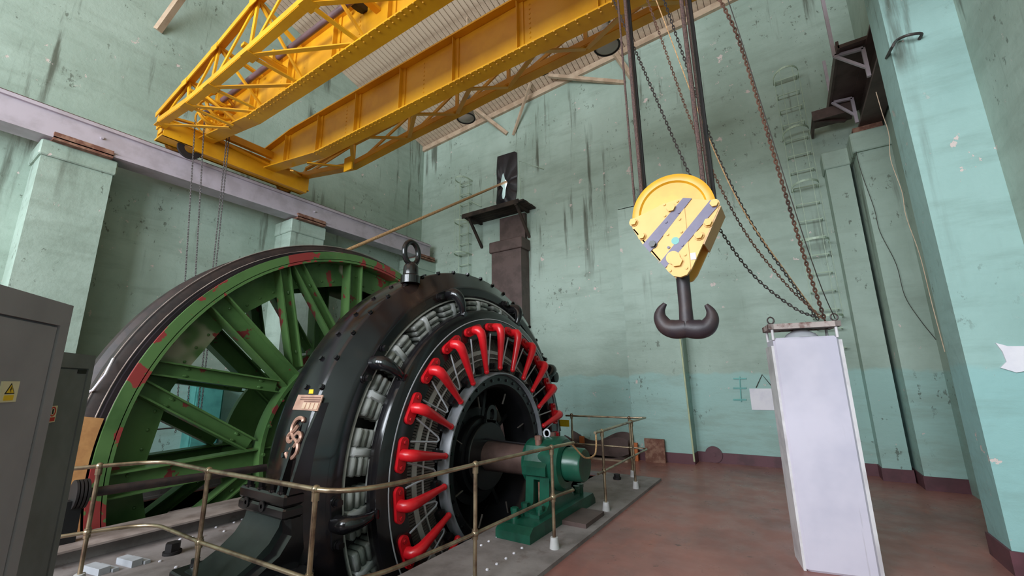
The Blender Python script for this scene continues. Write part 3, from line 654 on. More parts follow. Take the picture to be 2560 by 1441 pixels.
# brake shoe and rod
sh = thing('brake_shoe', 'plywood-coloured brake shoe with red lettering against the drum rim', 'brake shoe', (-7.4, 1.5, .3))
obj(B().lathe([(-7.60, 3.775), (-7.60, 3.95), (-7.03, 3.95), (-7.03, 3.60), (-7.2, 3.66), (-7.3, 3.775)], 'X', (0, Y0, Z0), 24, -math.radians(108), -math.radians(79), closed=True), 'lining', 'wood_ply', sh)
fc = bpy.data.curves.new('lettering', 'FONT'); fc.body = 'land'; fc.size = .11; fc.extrude = .002; fc.align_x = 'CENTER'
fo = bpy.data.objects.new('tmp', fc); COL.objects.link(fo); dg = bpy.context.evaluated_depsgraph_get(); me = bpy.data.meshes.new_from_object(fo.evaluated_get(dg)); bpy.data.objects.remove(fo)
me.materials.clear(); me.materials.append(MATS['text_red'])
aL = -math.radians(82.5); Rl = 3.955
o_ = V((-7.32, Y0+Rl*math.sin(aL), Z0+Rl*math.cos(aL))); xa = V((1, 0, 0)); na = V((0, math.sin(aL), math.cos(aL))); ya = na.cross(xa)
Mx = Matrix.Identity(4)
for i in range(3): Mx[i][0] = xa[i]; Mx[i][1] = ya[i]; Mx[i][2] = na[i]; Mx[i][3] = o_[i]
put(me, 'lettering', sh, Mx)
aL2 = -math.radians(80.8); c_ = V((-7.3, Y0+3.95*math.sin(aL2), Z0+3.95*math.cos(aL2))); na2 = V((0, math.sin(aL2), math.cos(aL2)))
obj(B().cyl(c_, c_+na2*.006, .03, 16), 'round_plug', 'paper', sh)
rd = thing('brake_rod', 'long brown brake rod with black end disc beside the drum', 'rod', (-6.8, 3, .5))
q0 = PX(200, 1236, -6.6); q1 = PX(690, 1166, -6.6); obj(B().cyl(q0, q1, .05, 14), 'rod', 'drum_rim', rd)
d_ = (q1-q0).normalized(); f = B()
for k in range(4): f.cyl(q0+d_*(.03*k-.06), q0+d_*(.03*k-.04), .15, 20)
obj(f, 'end_disc', 'rope_black', rd); obj(B().box((q0.x-.06, q0.y-.1, .20), (q0.x+.06, q0.y+.02, q0.z-.05)), 'support', 'satin_black', rd)
q2 = q1+V((0, .3, 0)); obj(B().box((q1.x-.1, q1.y-.05, .20), (q1.x+.1, q1.y+.3, q1.z+.06)), 'support', 'satin_black', rd)
# kerb planks of the drum pit
kb = thing('pit_kerb', 'concrete kerb with overhanging pale top between plinth and drum pit', 'kerb', (-6.7, 4, .04))
obj(B().box((-6.90, .9, .04), (-6.42, 8.2, .18)), 'kerb_side', 'concrete', kb, smooth=False); obj(B().box((-6.92, .88, .18), (-6.28, 8.22, .20)), 'kerb_top', 'kerb_paint', kb, smooth=False)
kb = thing('pit_kerb', 'pale kerb along the far edge of the drum pit', 'kerb', (-9.1, 4, .04))
obj(B().box((-9.28, 1.2, .04), (-8.96, 8.2, .13)), 'kerb_side', 'concrete', kb, smooth=False); obj(B().box((-9.28, 1.2, .13), (-8.96, 8.2, .15)), 'kerb_top', 'kerb_paint', kb, smooth=False)
for z, y0_, y1_ in ((-.25, 1.3, 4.5), (-.75, 1.3, 4.5), (-1.25, 1.3, 4.5)):
    obj(B().box((-8.94, y0_, z-.03), (-8.72, y1_, z)), 'pit_ledge', 'kerb_paint', kb, smooth=False)
# winding rope
p0 = V((-7.72, 5.0, 4.34)); hole = PY(1256, 458, 10.6); p1 = V((hole.x, 10.62, hole.z)); dd = (p1-p0).normalized(); pe = p1+dd*1.5
solo(B().tube([V((-7.72, 4.0, 4.05)), V((-7.72, 4.6, 4.27)), p0, p1, pe], .038, 8), 'winding_rope', 'rope_manila', 'thick tan winding rope from the drum to the wall opening', 'rope')
# ------------------------------------------------------------------ motor
mo = thing('winding_motor', 'large black electric motor with red brush arms beside the drum', 'motor', (-4.3, Y0, .04))
prof = [(-4.95, 2.30), (-4.96, 2.52), (-4.92, 2.62), (-4.84, 2.70), (-4.72, 2.75), (-4.20, 2.76), (-4.17, 2.752), (-4.15, 2.735), (-4.02, 2.53), (-3.99, 2.50), (-3.985, 2.47), (-3.985, 2.375), (-4.02, 2.345), (-4.10, 2.34)]
obj(B().lathe(prof, 'X', (0, Y0, Z0), 160, closed=True), 'frame', 'barrel_black', mo)
obj(B().lathe([(-4.06, 2.325), (-4.0, 2.325), (-3.995, 2.345), (-4.06, 2.355)], 'X', (0, Y0, Z0), 160, closed=True), 'frame_lip', 'band_white', mo)
bm_ = B().hexbolt((0, 0, 0), (0, 0, 1), .028, .03).mesh('frame_bolt', 'gloss_black')
for k in range(26):
    a = math.radians(-82.6+7.25*k)
    if -76 < math.degrees(a) < -70: continue
    for x in (-4.45, -4.175): put(bm_, 'frame_bolt', mo, RX(a, x) @ Matrix.Translation((0, 0, 2.752)))
# lifting eye
ey = math.radians(-33); b = B(); b.lathe([(2.70, .0), (2.70, .13), (2.80, .13), (2.82, .105), (2.93, .10), (2.97, .08), (3.0, .05)], 'Z', (0, 0, 0), 24)
b.tube([V((0, .13*math.sin(2*PI*k/28), 3.13+.16*math.cos(2*PI*k/28))) for k in range(28)], .038, 10, True)
pe_ = CY(1026, 706, 2.76); Me = Matrix.Translation((pe_.x, pe_.y, pe_.z-2.72)); obj(b, 'lifting_eye', 'gloss_black', mo, Me)
# split flange, gussets, foot, both sides
for sgn in (-1, 1):
    f = lambda y: Y0+sgn*(y if sgn < 0 else min(y, 2.96))
    def bx(a, b_, c=.02):
        y0_, y1_ = sorted((f(a[1]), f(b_[1]))); return (a[0], y0_, a[2]), (b_[0], y1_, b_[2])
    g = B(); g.bbox(*bx((-4.98, 2.55, .55), (-4.12, 2.88, .65)), .02); g.bbox(*bx((-4.98, 2.55, .66), (-4.12, 2.88, .77)), .02); obj(g, 'split_flange', 'gloss_black', mo, smooth=False)
    for x in (-4.84, -4.62, -4.4, -4.24):
        obj(B().hexbolt((x, f(2.84), .77), (0, 0, 1), .035, .07), 'flange_bolt', 'gloss_black', mo)
    for x in (-4.8, -4.5): obj(B().lathe([(0, .02), (0, .05), (.012, .05), (.012, .02)], 'Y', (x, f(2.88)-(.012 if sgn < 0 else 0), .63), 16), 'dowel_boss', 'satin_black', mo)
    for x in (-4.30, -4.0):
        poly = [(f(2.86), .77), (f(2.83), .9), (f(2.74), 1.25), (f(2.6), 1.6), (f(2.5), 1.6), (f(2.6), .77)]
        obj(B().prism(poly, 'X', x-.02 if x < -4.1 else -4.14, x+.02 if x < -4.1 else -4.10), 'gusset', 'gloss_black', mo, smooth=False)
    prf = [(f(2.80), .55), (f(2.82), .46), (f(2.90), .34), (f(3.05), .22), (f(3.22), .13), (f(3.30), .12), (f(3.30), .10), (f(2.7), .10), (f(2.58), .55)]
    obj(B().prism(prf, 'X', -4.93, -4.28), 'foot', 'dark_green_black', mo)
    pr2 = [(f(2.80), .55), (f(2.78), .40), (f(2.88), .26), (f(3.10), .14), (f(3.1), .10), (f(2.7), .10), (f(2.55), .55)]
    obj(B().prism(pr2, 'X', -4.28, -4.12), 'foot_rib', 'gloss_black', mo)
    g = B(); g.bbox(*bx((-5.1, 2.62, .04), (-3.95, 3.36, .11)), .015); obj(g, 'sole_plate', 'satin_black', mo, smooth=False)
    for x in ((-4.98, -4.08) if sgn < 0 else ()): obj(B().hexbolt((x, f(3.2), .11), (0, 0, 1), .04, .07), 'foundation_bolt', 'gloss_black', mo)
# nameplate, emblem, small tag
def onbarrel(pts, R0, R1, name, mat):
    q = [CY(*p, R0) for p in pts]; b = B(); n = len(q); vs = [p.copy() for p in q]
    for p in q: d = V((0, p.y-Y0, p.z-Z0)); d.normalize(); vs.append(p+d*(R1-R0))
    b.add(vs, [tuple(range(n-1, -1, -1)), tuple(range(n, 2*n))]+[(i, (i+1) % n, n+(i+1) % n, n+i) for i in range(n)]); return obj(b, name, mat, mo, smooth=False)
Z8 = lambda zx, zy: (640+zx*.1943, 960+zy*.1943)
npl = onbarrel([Z8(555,145), Z8(875,150), Z8(800,355), Z8(480,335)], 2.757, 2.768, 'nameplate', 'brass')
for k in range(4):
    u0 = .30+k*.165; u1 = u0+.12
    mixp = lambda u, v_: Z8((555+(875-555)*u)*(1-v_)+(480+(800-480)*u)*v_, (145+5*u)*(1-v_)+(335+20*u)*v_)
    o = onbarrel([mixp(u0, .5), mixp(u1, .5), mixp(u1, .9), mixp(u0, .9)], 2.767, 2.772, 'rating_field', 'brass_light'); o.parent = npl; o.matrix_basis = Matrix.Identity(4)
for v0 in (.12, .26, .38):
    o = onbarrel([mixp(.12 if v0 < .3 else .3, v0), mixp(.92, v0), mixp(.92, v0+.06), mixp(.12 if v0 < .3 else .3, v0+.06)], 2.767, 2.770, 'engraved_line', 'nut_brown'); o.parent = npl; o.matrix_basis = Matrix.Identity(4)
onbarrel([Z8(692,75), Z8(745,75), Z8(738,130), Z8(682,130)], 2.757, 2.763, 'yellow_tag', 'sticker_yellow')
em = B()
S1 = [(605,492),(606,455),(570,440),(520,465),(480,530),(462,600),(470,660),(500,710),(530,760),(538,820),(520,890),(480,945),(430,962),(398,930),(388,890)]
S2 = [(542,540),(500,600),(440,645),(415,690),(418,735),(445,748),(485,715),(510,660),(545,632),(572,650),(574,700),(545,750),(495,800),(440,850)]
for s_ in (S1, S2): em.tube(spline([CY(*Z8(*p), 2.775) for p in s_], 5), .021, 6)
obj(em, 'brass_monogram', 'brass', mo, label='interlaced double-S brass monogram')
# brush ring and arms
obj(B().lathe([(-3.92, 1.78), (-3.92, 2.10), (-3.89, 2.135), (-3.80, 2.135), (-3.76, 2.12), (-3.72, 2.05), (-3.715, 1.74), (-3.74, 1.72), (-3.9, 1.72)], 'X', (0, Y0, Z0), 144, closed=True), 'brush_ring', 'gloss_black', mo)
obj(B().lathe([(-3.712, 1.985), (-3.712, 1.997), (-3.72, 1.997), (-3.72, 1.985)], 'X', (0, Y0, Z0), 144, closed=True), 'ring_line', 'white_metal', mo)
NA = 23; A0 = math.radians(-2.9)
am = B()
# local frame: +Z radial outward, +X forward, Y tangential
def stad(r, h, x0, x1):
    pts = []
    for k in range(9): a = PI*k/8; pts.append((h+r*math.sin(a), r*math.cos(a)))
    for k in range(9): a = PI+PI*k/8; pts.append((-h+r*math.sin(a), r*math.cos(a)))
    return pts
am.prism([(y, 1.865+z) for y, z in stad(.060, .128, 0, 0)], 'X', -3.72, -3.675)
path = [V((-3.68, 0, 1.865)), V((-3.64, 0, 1.865)), V((-3.595, 0, 1.858)), V((-3.57, 0, 1.825)), V((-3.56, 0, 1.76)), V((-3.575, 0, 1.55)), V((-3.595, 0, 1.34)), V((-3.60, 0, 1.26))]
am.tube(path, [.064, .062, .064, .066, .06, .048, .036, .035], 14); am.sphere((-3.60, 0, 1.26), .040, 12, 6)
am_m = am.mesh('brush_arm', 'red_enamel')
ab_m = B().hexbolt((-3.675, 0, 1.865), (1, 0, 0), .024, .024).mesh('arm_bolt', 'red_bolt')
ld_m = B().tube([V((-3.70, -.10, 1.76)), V((-3.70, -.03, 1.33)), V((-3.70, .0, 1.30))], .011, 6).tube([V((-3.70, .16, 1.76)), V((-3.70, .03, 1.33)), V((-3.70, .0, 1.30))], .011, 6).mesh('brush_lead', 'white_metal')
bh_m = B().box((-3.75, -.06, 1.24), (-3.66, .06, 1.33)).cyl((-3.7, -.08, 1.3), (-3.7, .08, 1.3), .03, 10).mesh('brush_holder', 'satin_black')
for k in range(NA):
    a = A0+2*PI*k/NA; Mk = RX(a)
    o = put(am_m, 'brush_arm', mo, Mk); [put(ab_m, 'arm_bolt', o, Matrix.Translation((0, d_, 0))) for d_ in (-.132, .132)]
    Mh = RX(a+PI/NA); put(ld_m, 'brush_lead', mo, Mh); put(bh_m, 'brush_holder', mo, Mk)
# commutator risers
NS = 276; sg = B()
for i in range(NS):
    a0 = 2*PI*i/NS; a1 = a0+2*PI/NS*.72; vs = []
    for a in (a0, a1):
        for x, r in ((-3.79, 1.22), (-3.83, 1.45), (-3.95, 1.76), (-4.05, 1.76), (-4.05, 1.22)): vs.append((x, Y0+r*math.sin(a), Z0+r*math.cos(a)))
    sg.add(vs, [(0,1,6,5),(1,2,7,6),(2,3,8,7),(3,4,9,8),(4,0,5,9),(4,3,2,1,0),(5,6,7,8,9)])
tag(obj(sg, 'commutator_segments', 'segment_grey', mo, smooth=False), kind='stuff')
obj(B().lathe([(-3.85, 1.22), (-3.88, 1.46), (-3.99, 1.76), (-4.1, 1.8), (-4.1, 1.2)], 'X', (0, Y0, Z0), 96, closed=True), 'commutator_core', 'satin_black', mo)
for r0, r1, xo in ((1.475, 1.53, -3.828), (1.40, 1.412, -3.815)):
    obj(B().lathe([(xo+.006-(r0-1.45)*.38, r0), (xo+.006-(r1-1.45)*.38, r1), (xo-.012-(r1-1.45)*.38, r1), (xo-.012-(r0-1.45)*.38, r0)], 'X', (0, Y0, Z0), 120, closed=True), 'binding_band', 'band_white', mo)
obj(B().lathe([(-3.76, 1.20), (-3.61, 1.19), (-3.60, 1.182), (-3.60, 1.165), (-3.76, 1.14)], 'X', (0, Y0, Z0), 128, closed=True), 'collector_ring', 'ring_grey', mo)
obj(B().lathe([(-3.66, 1.15), (-3.66, 1.02), (-3.70, .98), (-3.78, .96), (-4.2, .94), (-4.2, 1.15)], 'X', (0, Y0, Z0), 96, closed=True), 'end_flange', 'satin_black', mo)
fb = B().hexbolt((-3.66, 0, 1.085), (1, 0, 0), .02, .022).mesh('end_bolt', 'gloss_black')
for k in range(36): put(fb, 'end_bolt', mo, RX(2*PI*k/36))
obj(B().lathe([(-4.5, .3), (-4.5, 1.2), (-4.45, 1.2), (-4.45, .3)], 'X', (0, Y0, Z0), 64, closed=True), 'spider_disc', 'satin_black', mo)
for k in range(8):
    a = 2*PI*k/8+.2; b = B(); b.box((-4.45, -.03, .3), (-4.05, .03, 1.0)); obj(b, 'spider_arm', 'satin_black', mo, RX(a), smooth=False)
    b = B(); b.beam((-3.78, -.12, .75), (-3.78, -.12, .92), .012, .02, (1, 0, 0)); obj(b, 'fan_blade', 'segment_grey', mo, RX(a+.3), smooth=False)
obj(B().lathe([(-4.4, .0), (-4.4, .70), (-4.06, .68), (-4.06, .56), (-3.93, .54), (-3.93, .0)], 'X', (0, Y0, Z0), 64), 'hub', 'satin_black', mo)
b = B(); b.lathe([(-3.92, .2), (-3.92, .47), (-3.86, .47), (-3.85, .46), (-3.85, .2)], 'X', (0, Y0, Z0), 64, closed=True)
obj(b, 'collar', 'satin_black', mo)
ear = []; N1 = 24
b = B(); R1 = .135
ring_o = [(R1*math.cos(2*PI*k/N1), .56+.16*math.sin(2*PI*k/N1)) for k in range(N1)]; ring_i = [(.062*math.cos(2*PI*k/N1), .58+.085*math.sin(2*PI*k/N1)) for k in range(N1)]
vs = [(x, y, z) for x in (-3.91, -3.86) for y, z in ring_o+ring_i]; fs = []
for i in range(N1):
    j = (i+1) % N1; n2 = 2*N1; fs += [(i, j, N1+j, N1+i), (n2+i, n2+N1+i, n2+N1+j, n2+j), (i, n2+i, n2+j, j), (N1+i, N1+j, n2+N1+j, n2+N1+i)]
b.add(vs, fs); b.box((-3.91, -.135, .38), (-3.86, .135, .50)); obj(b, 'collar_ear', 'satin_black', mo, RX(math.radians(9)))
obj(B().lathe([(-3.95, .0), (-3.95, .205), (-2.95, .205), (-2.95, .0)], 'X', (0, Y0, Z0), 40), 'shaft', 'shaft_steel', mo)
b = B(); b.tube([V((-3.85, 5.22, .97)), V((-3.5, 5.22, .955)), V((-3.02, 5.2, .94))], .014, 6); obj(b, 'oil_pipe', 'satin_black', mo)
# field coils
def brick(w_, h, d): return B().bbox((-d, -w_/2, -h/2), (0, w_/2, h/2), .02)
cb_m = brick(.20, .066, .34).mesh('coil_band', 'coil_grey'); pp_m = brick(.10, .30, .30).mesh('pole_plate', 'coil_plate'); ip_m = brick(.05, .30, .36).mesh('interpole', 'coil_grey')
ic_m = B().bbox((-.06, -.22, 1.985), (0, .22, 2.03), .012).bbox((-.06, -.22, 2.045), (0, .22, 2.085), .012).mesh('inner_coil', 'coil_grey')
for k in range(NA):
    a = A0+2*PI*(k+.5)/NA
    for s_ in (-1, 1):
        for q in range(4):
            put(cb_m, 'coil_band', mo, RX(a) @ Matrix.Rotation(s_*-.072, 4, 'X') @ Matrix.Translation((-3.96+.012*((q+k) % 2), 0, 2.025+q*.078)) )
    put(pp_m, 'pole_plate', mo, RX(a+PI/NA) @ Matrix.Translation((-3.955, 0, 2.15)))
    put(ic_m, 'inner_coil', mo, RX(a) @ Matrix.Translation((-3.925, 0, 0)))
obj(B().lathe([(-4.3, 1.85), (-4.15, 1.9), (-4.15, 2.34), (-4.3, 2.34)], 'X', (0, Y0, Z0), 96, closed=True), 'coil_backing', 'rope_black', mo)
# ring brackets
br = B(); br.prism([(y, 2.43+z) for y, z in stad(.06, .2, 0, 0)], 'X', -4.0, -3.96)
br.tube(spline([V((-3.98, 0, 2.43)), V((-3.86, 0, 2.42)), V((-3.79, 0, 2.35)), V((-3.77, 0, 2.24)), V((-3.78, 0, 2.13))], 5), [.085]*6+[.085-.045*i/14 for i in range(15)], 14)
br.hexbolt((-3.82, 0, 2.14), (1, 0, -.3), .045, .09)
for s_ in (-1, 1): br.hexbolt((-3.96, s_*.2, 2.43), (1, 0, 0), .038, .06)
brm = br.mesh('ring_bracket', 'gloss_black')
for dg_ in (-136, -97, -58, -19.7, 19.5, 58, 97, 136, 180): put(brm, 'ring_bracket', mo, RX(math.radians(dg_)))
b = B(); b.lathe([(-3.95, .0), (-3.95, .09), (-3.80, .1), (-3.78, .0)], 'X', (0, 0, 0), 20); obj(b, 'terminal_knob', 'satin_black', mo, Matrix.Translation((0, 7.45, 1.85)))
# ------------------------------------------------------------------ bearing pedestal
be = thing('bearing_pedestal', 'glossy dark green bearing pedestal with round end cap on the shaft', 'bearing', (-2.86, Y0, .04))
G = 'bearing_green'
b = B(); b.prism([(4.36, .04), (6.24, .04), (6.24, .10), (6.16, .19), (4.44, .19), (4.36, .13)], 'X', -3.08, -2.62); obj(b, 'base', G, be, smooth=False)
ped = [(4.72, .19), (4.72, .23), (4.9, .24), (4.97, .30), (5.0, .66), (5.6, .66), (5.63, .30), (5.7, .24), (5.88, .23), (5.88, .19)]
b = B(); b.prism(ped, 'X', -3.04, -2.925); b.prism(ped, 'X', -2.835, -2.70)
b.prism([(5.16, .19), (5.16, .66), (5.6, .66), (5.63, .30), (5.7, .24), (5.88, .23), (5.88, .19)], 'X', -2.925, -2.835); b.box((-2.925, 4.99, .56), (-2.835, 5.16, .66)); b.box((-2.925, 4.75, .19), (-2.835, 5.16, .235)); obj(b, 'pedestal', G, be, smooth=False)
b = B(); b.prism([(4.93, .62), (4.93, .72), (4.98, .78), (5.05, .96), (5.18, 1.02), (5.42, 1.02), (5.55, .96), (5.62, .78), (5.67, .72), (5.67, .62)], 'X', -3.06, -2.72); obj(b, 'bearing_cap', G, be, smooth=False)
obj(B().lathe([(-3.12, .20), (-3.12, .29), (-2.74, .33), (-2.66, .34), (-2.60, .30), (-2.58, .22)], 'X', (0, Y0, Z0), 48), 'housing', G, be)
obj(B().lathe([(-2.66, .0), (-2.66, .205), (-2.36, .205), (-2.34, .19), (-2.34, .0)], 'X', (0, Y0, Z0), 48), 'end_cap', G, be)
b = B(); b.cyl((-2.88, 5.06, .23), (-2.88, 5.06, .52), .018, 8); obj(b, 'oil_gauge', 'rust_brown', be)
for x, y in ((-2.98, 4.62), (-2.76, 4.84), (-2.98, 4.86), (-2.78, 5.95), (-2.96, 5.95), (-2.78, 6.08)):
    b = B(); b.cyl((x, y, .18), (x, y, .27), .045, 16); b.cyl((x, y, .27), (x, y, .31), .05, 6); obj(b, 'holding_down_bolt', G, be)
for y in (5.10, 5.50):
    b = B(); b.cyl((-2.9, y, .93), (-2.9, y, 1.03), .045, 16); b.cyl((-2.9, y, 1.03), (-2.9, y, 1.08), .05, 6); obj(b, 'cap_nut', 'nut_brown', be)
b = B(); b.tube([V((-2.88+.045*math.cos(2*PI*k/20), 5.3, 1.09+.05*math.sin(2*PI*k/20))) for k in range(20)], .012, 8, True); b.cyl((-2.88, 5.3, 1.0), (-2.88, 5.3, 1.05), .02, 10); obj(b, 'eye_bolt', 'white_metal', be)
obj(B().box((-2.66, 5.15, .04), (-2.30, 5.75, .09)), 'brown_plate', 'brown_paint', be, smooth=False)  # low flat dark brown box under the end cap
# ------------------------------------------------------------------ guard railings
def fitting(b, p, r=.032): b.sphere(p, r, 12, 8)
def railing(name, label, top, mid, posts, ends=True):
    t = thing(name, label, 'railing', (posts[0][0], posts[0][1], .04))
    obj(B().tube(top, .0185, 10), 'top_rail', 'rail_tube', t); obj(B().tube(mid, .0165, 10), 'middle_rail', 'rail_tube', t)
    for x, y, zt_ in posts:
        p = obj(B().cyl((x, y, .04), (x, y, zt_), .0185, 12), 'post', 'rail_tube', t)
        f = B(); fitting(f, (x, y, zt_)); f.cyl((x, y, zt_-.075), (x, y, zt_-.02), .027, 12); obj(f, 'rail_fitting', 'rail_tube', p)
        f = B(); zm_ = .545 if y > 4 else ZM; f.cyl((x, y, zm_-.045), (x, y, zm_+.035), .027, 12); fitting(f, (x, y, .545 if y > 4 else ZM), .034); obj(f, 'cross_fitting', 'rail_tube', p)
        obj(B().cyl((x, y, .03), (x, y, .15), .055, 16, .04), 'floor_socket', 'socket_white', p)
    return t
ZT = 1.06; ZM = .49
def bend(a, c, b_, k=6): return [a*(1-t)**2+c*2*t*(1-t)+b_*t*t for t in [i/k for i in range(k+1)]]
P = lambda x, y, z: V((x, y, z))
def path1(z): return [P(-5.75, 1.02, z), P(-5.60, 1.44, z)]+bend(P(-5.5, 1.62, z), P(-5.40, 1.85, z), P(-5.15, 1.86, z))+[P(-4.41, 1.87, z), P(-2.94, 1.95, z)]+bend(P(-2.84, 1.97, z), P(-2.60, 2.05, z), P(-2.56, 2.45, z))+[P(-2.50, 3.23, z), P(-2.35, 4.42, z if z > .8 else .545), P(-2.28, 4.86 if z > .8 else 4.80, z if z > .8 else .55)]
railing('guard_railing', 'tubular steel railing running round the near side of the motor', path1(ZT), path1(ZM), [(-5.60, 1.44, ZT), (-4.41, 1.87, ZT), (-2.94, 1.95, ZT), (-2.50, 3.23, ZT), (-2.35, 4.42, ZT)])
top2 = [P(-2.36, 5.72, 1.08), P(-2.35, 5.96, 1.08), P(-2.36, 7.34, 1.09), P(-2.36, 8.18, 1.09), P(-2.66, 8.16, 1.08), P(-3.98, 8.16, 1.08)]
mid2 = [P(-2.36, 5.75, .545), P(-2.35, 5.96, .545), P(-2.36, 7.34, .545), P(-2.35, 8.05, .545)]+bend(P(-2.35, 8.05, .545), P(-2.35, 8.2, .545), P(-2.5, 8.16, .545))+[P(-3.98, 8.16, .545)]
railing('guard_railing', 'tubular steel railing at the far corner of the plinth', top2, mid2, [(-2.35, 5.96, 1.08), (-2.36, 7.34, 1.09), (-2.66, 8.16, 1.08), (-3.85, 8.16, 1.10)])
solo(B().tube(spline([P(-2.36, 5.76, 1.06), P(-2.30, 5.60, .92), P(-2.26, 5.42, .84), P(-2.25, 5.1, .86), P(-2.29, 4.84, 1.04)], 8), .011, 6), 'barrier_rope', 'rope_manila', 'slack tan rope closing the gap between the railings', 'rope')
pt = PY(1406, 1060, 8.12); solo(B().box((pt.x-.09, 8.178, pt.z-.06), (pt.x+.12, 8.188, pt.z+.07)), 'yellow_placard', 'sticker_yellow', 'small yellow placard hung on the far railing', 'sign', smooth=False)
# loose things on the plinth
p = PZ(1543, 1199, .04); b = B(); b.cyl((p.x, p.y, .04), (p.x, p.y, .08), .07, 16); b.cyl((p.x, p.y, .08), (p.x, p.y, .13), .055, 6); solo(b, 'foundation_nut', 'rope_black', 'black foundation nut standing on the plinth by the far railing', 'nut')
p = PZ(430, 1385, .04); b = B(); b.cyl((p.x, p.y, .04), (p.x, p.y, .07), .085, 16); b.cyl((p.x, p.y, .07), (p.x, p.y, .15), .07, 6); solo(b, 'foundation_nut', 'rope_black', 'black foundation nut near the drum pit kerb', 'nut')
for px, py, lab in ((322, 1412, 'bright metal channel cover farther from the railing corner post'), (240, 1432, 'bright metal channel cover beside the railing corner post')):
    p = PZ(px, py, .04); b = B(); d = V((.26, .05, 0)); b.beam(p-d*.5+V((0, 0, .03)), p+d*.5+V((0, 0, .03)), .09, .06); b.beam(p-d*.55+V((0, .08, .015)), p+d*.55+V((0, .08, .015)), .05, .03); solo(b, 'channel_cover', 'white_metal', lab, 'metal cover', 'metal channel covers', False)
for k, (px, py) in enumerate(((1242,1344),(1222,1355),(1203,1365),(1323,1361),(1305,1372),(1285,1385),(1265,1398),(1242,1412),(1218,1426),(540,1320),(585,1308),(560,1330),(480,1345),(450,1350),(605,1300),(400,1405),(440,1420))):
    p = PZ(px, py, .04); solo(B().lathe([(0, .016), (.012, .014), (.018, 0)], 'Z', (p.x, p.y, .039), 8), 'plinth_stud', 'paper', 'small pale stud in a row along the plinth edge' if k < 9 else 'small pale stud in the plinth beside the pit kerb', 'stud', 'studs in the plinth')
# ------------------------------------------------------------------ grey cabinets
def cab_frame(p, q):  # unit vectors along face and outward normal
    u = (V((q[0]-p[0], q[1]-p[1], 0))).normalized(); return u, V((-u.y, u.x, 0))
cu = V((-.82, .57, 0)).normalized(); cn = V((cu.y, -cu.x, 0)); cn = cn if cn.dot(V((1, .2, 0))) > 0 else -cn
def cabinet(corner, wdt, h, dep, mats, label, zb=0.0):
    c = V((corner[0], corner[1], 0)); M_ = Matrix.Identity(4); x = -cu; y = -cn; z = V((0, 0, 1))
    for i in range(3): M_[i][0] = x[i]; M_[i][1] = y[i]; M_[i][2] = z[i]; M_[i][3] = c[i]
    t = thing('control_cabinet', label, 'cabinet', c)
    obj(B().box((0, .025, zb), (wdt, dep, h)), 'body', mats, t, M_, False)
    b = B(); b.box((0, 0, zb), (.075, .026, h)); b.box((.075, 0, h-.11), (wdt, .026, h)); b.box((.075, 0, zb), (wdt, .026, .12)); b.box((wdt-.05, 0, .12), (wdt, .026, h-.11)); obj(b, 'door_frame', mats, t, M_, False)
    d = obj(B().box((.085, .006, .13), (wdt-.06, .03, h-.12)), 'door', mats, t, M_, False)
    return t, M_
t, M_ = cabinet((-3.01, .56), 1.0, 2.2, .5, 'cabinet_grey', 'tall grey steel control cabinet with a warning sticker')
def on(b, name, mat, dx, dz): b.v = [(x+dx, y, z+dz) for x, y, z in b.v]; return obj(b, name, mat, t, M_, False)
W0, W1 = -.032, .318          # sticker shift on the door
on(B().box((.305, -.001, 1.43), (.405, .006, 1.515)), 'warning_sticker', 'sticker_cream', W0, .31)
on(B().prism([(.325, 1.463), (.385, 1.463), (.355, 1.508)], 'Y', -.002, 0), 'warning_triangle', 'ink_black', W0, .31)
on(B().prism([(.333, 1.467), (.377, 1.467), (.355, 1.500)], 'Y', -.003, -.001), 'triangle_fill', 'sticker_yellow', W0, .31)
on(B().prism([(.357, 1.494), (.349, 1.481), (.355, 1.482), (.352, 1.469), (.361, 1.485), (.355, 1.484)], 'Y', -.004, -.002), 'lightning_bolt', 'ink_black', W0, .31)
on(B().box((.328, -.003, 1.437), (.384, -.001, 1.458)), 'yellow_caption', 'sticker_yellow', W0, .31)
t, M_ = cabinet((-4.87, 1.10), .9, 2.05, .45, 'cabinet_dark', 'darker grey control cabinet standing behind the tall one')
obj(B().box((.10, .0, 1.90), (.22, .007, 1.93)), 'stencil_mark', 'ink_black', t, M_, False)
obj(B().box((.40, -.001, 1.55), (.50, .007, 1.665)), 'prohibition_sticker', 'sticker_cream', t, M_, False)
obj(B().lathe([(-.004, .026), (-.004, .034), (-.001, .034), (-.001, .026)], 'Y', (.45, 0, 1.625), 24, closed=True), 'prohibition_ring', 'text_red', t, M_)
obj(B().box((.443, -.004, 1.607), (.457, -.001, 1.643)), 'prohibition_figure', 'ink_black', t, M_, False)
obj(B().box((.412, -.003, 1.557), (.488, -.001, 1.585)), 'red_caption', 'text_red', t, M_, False)
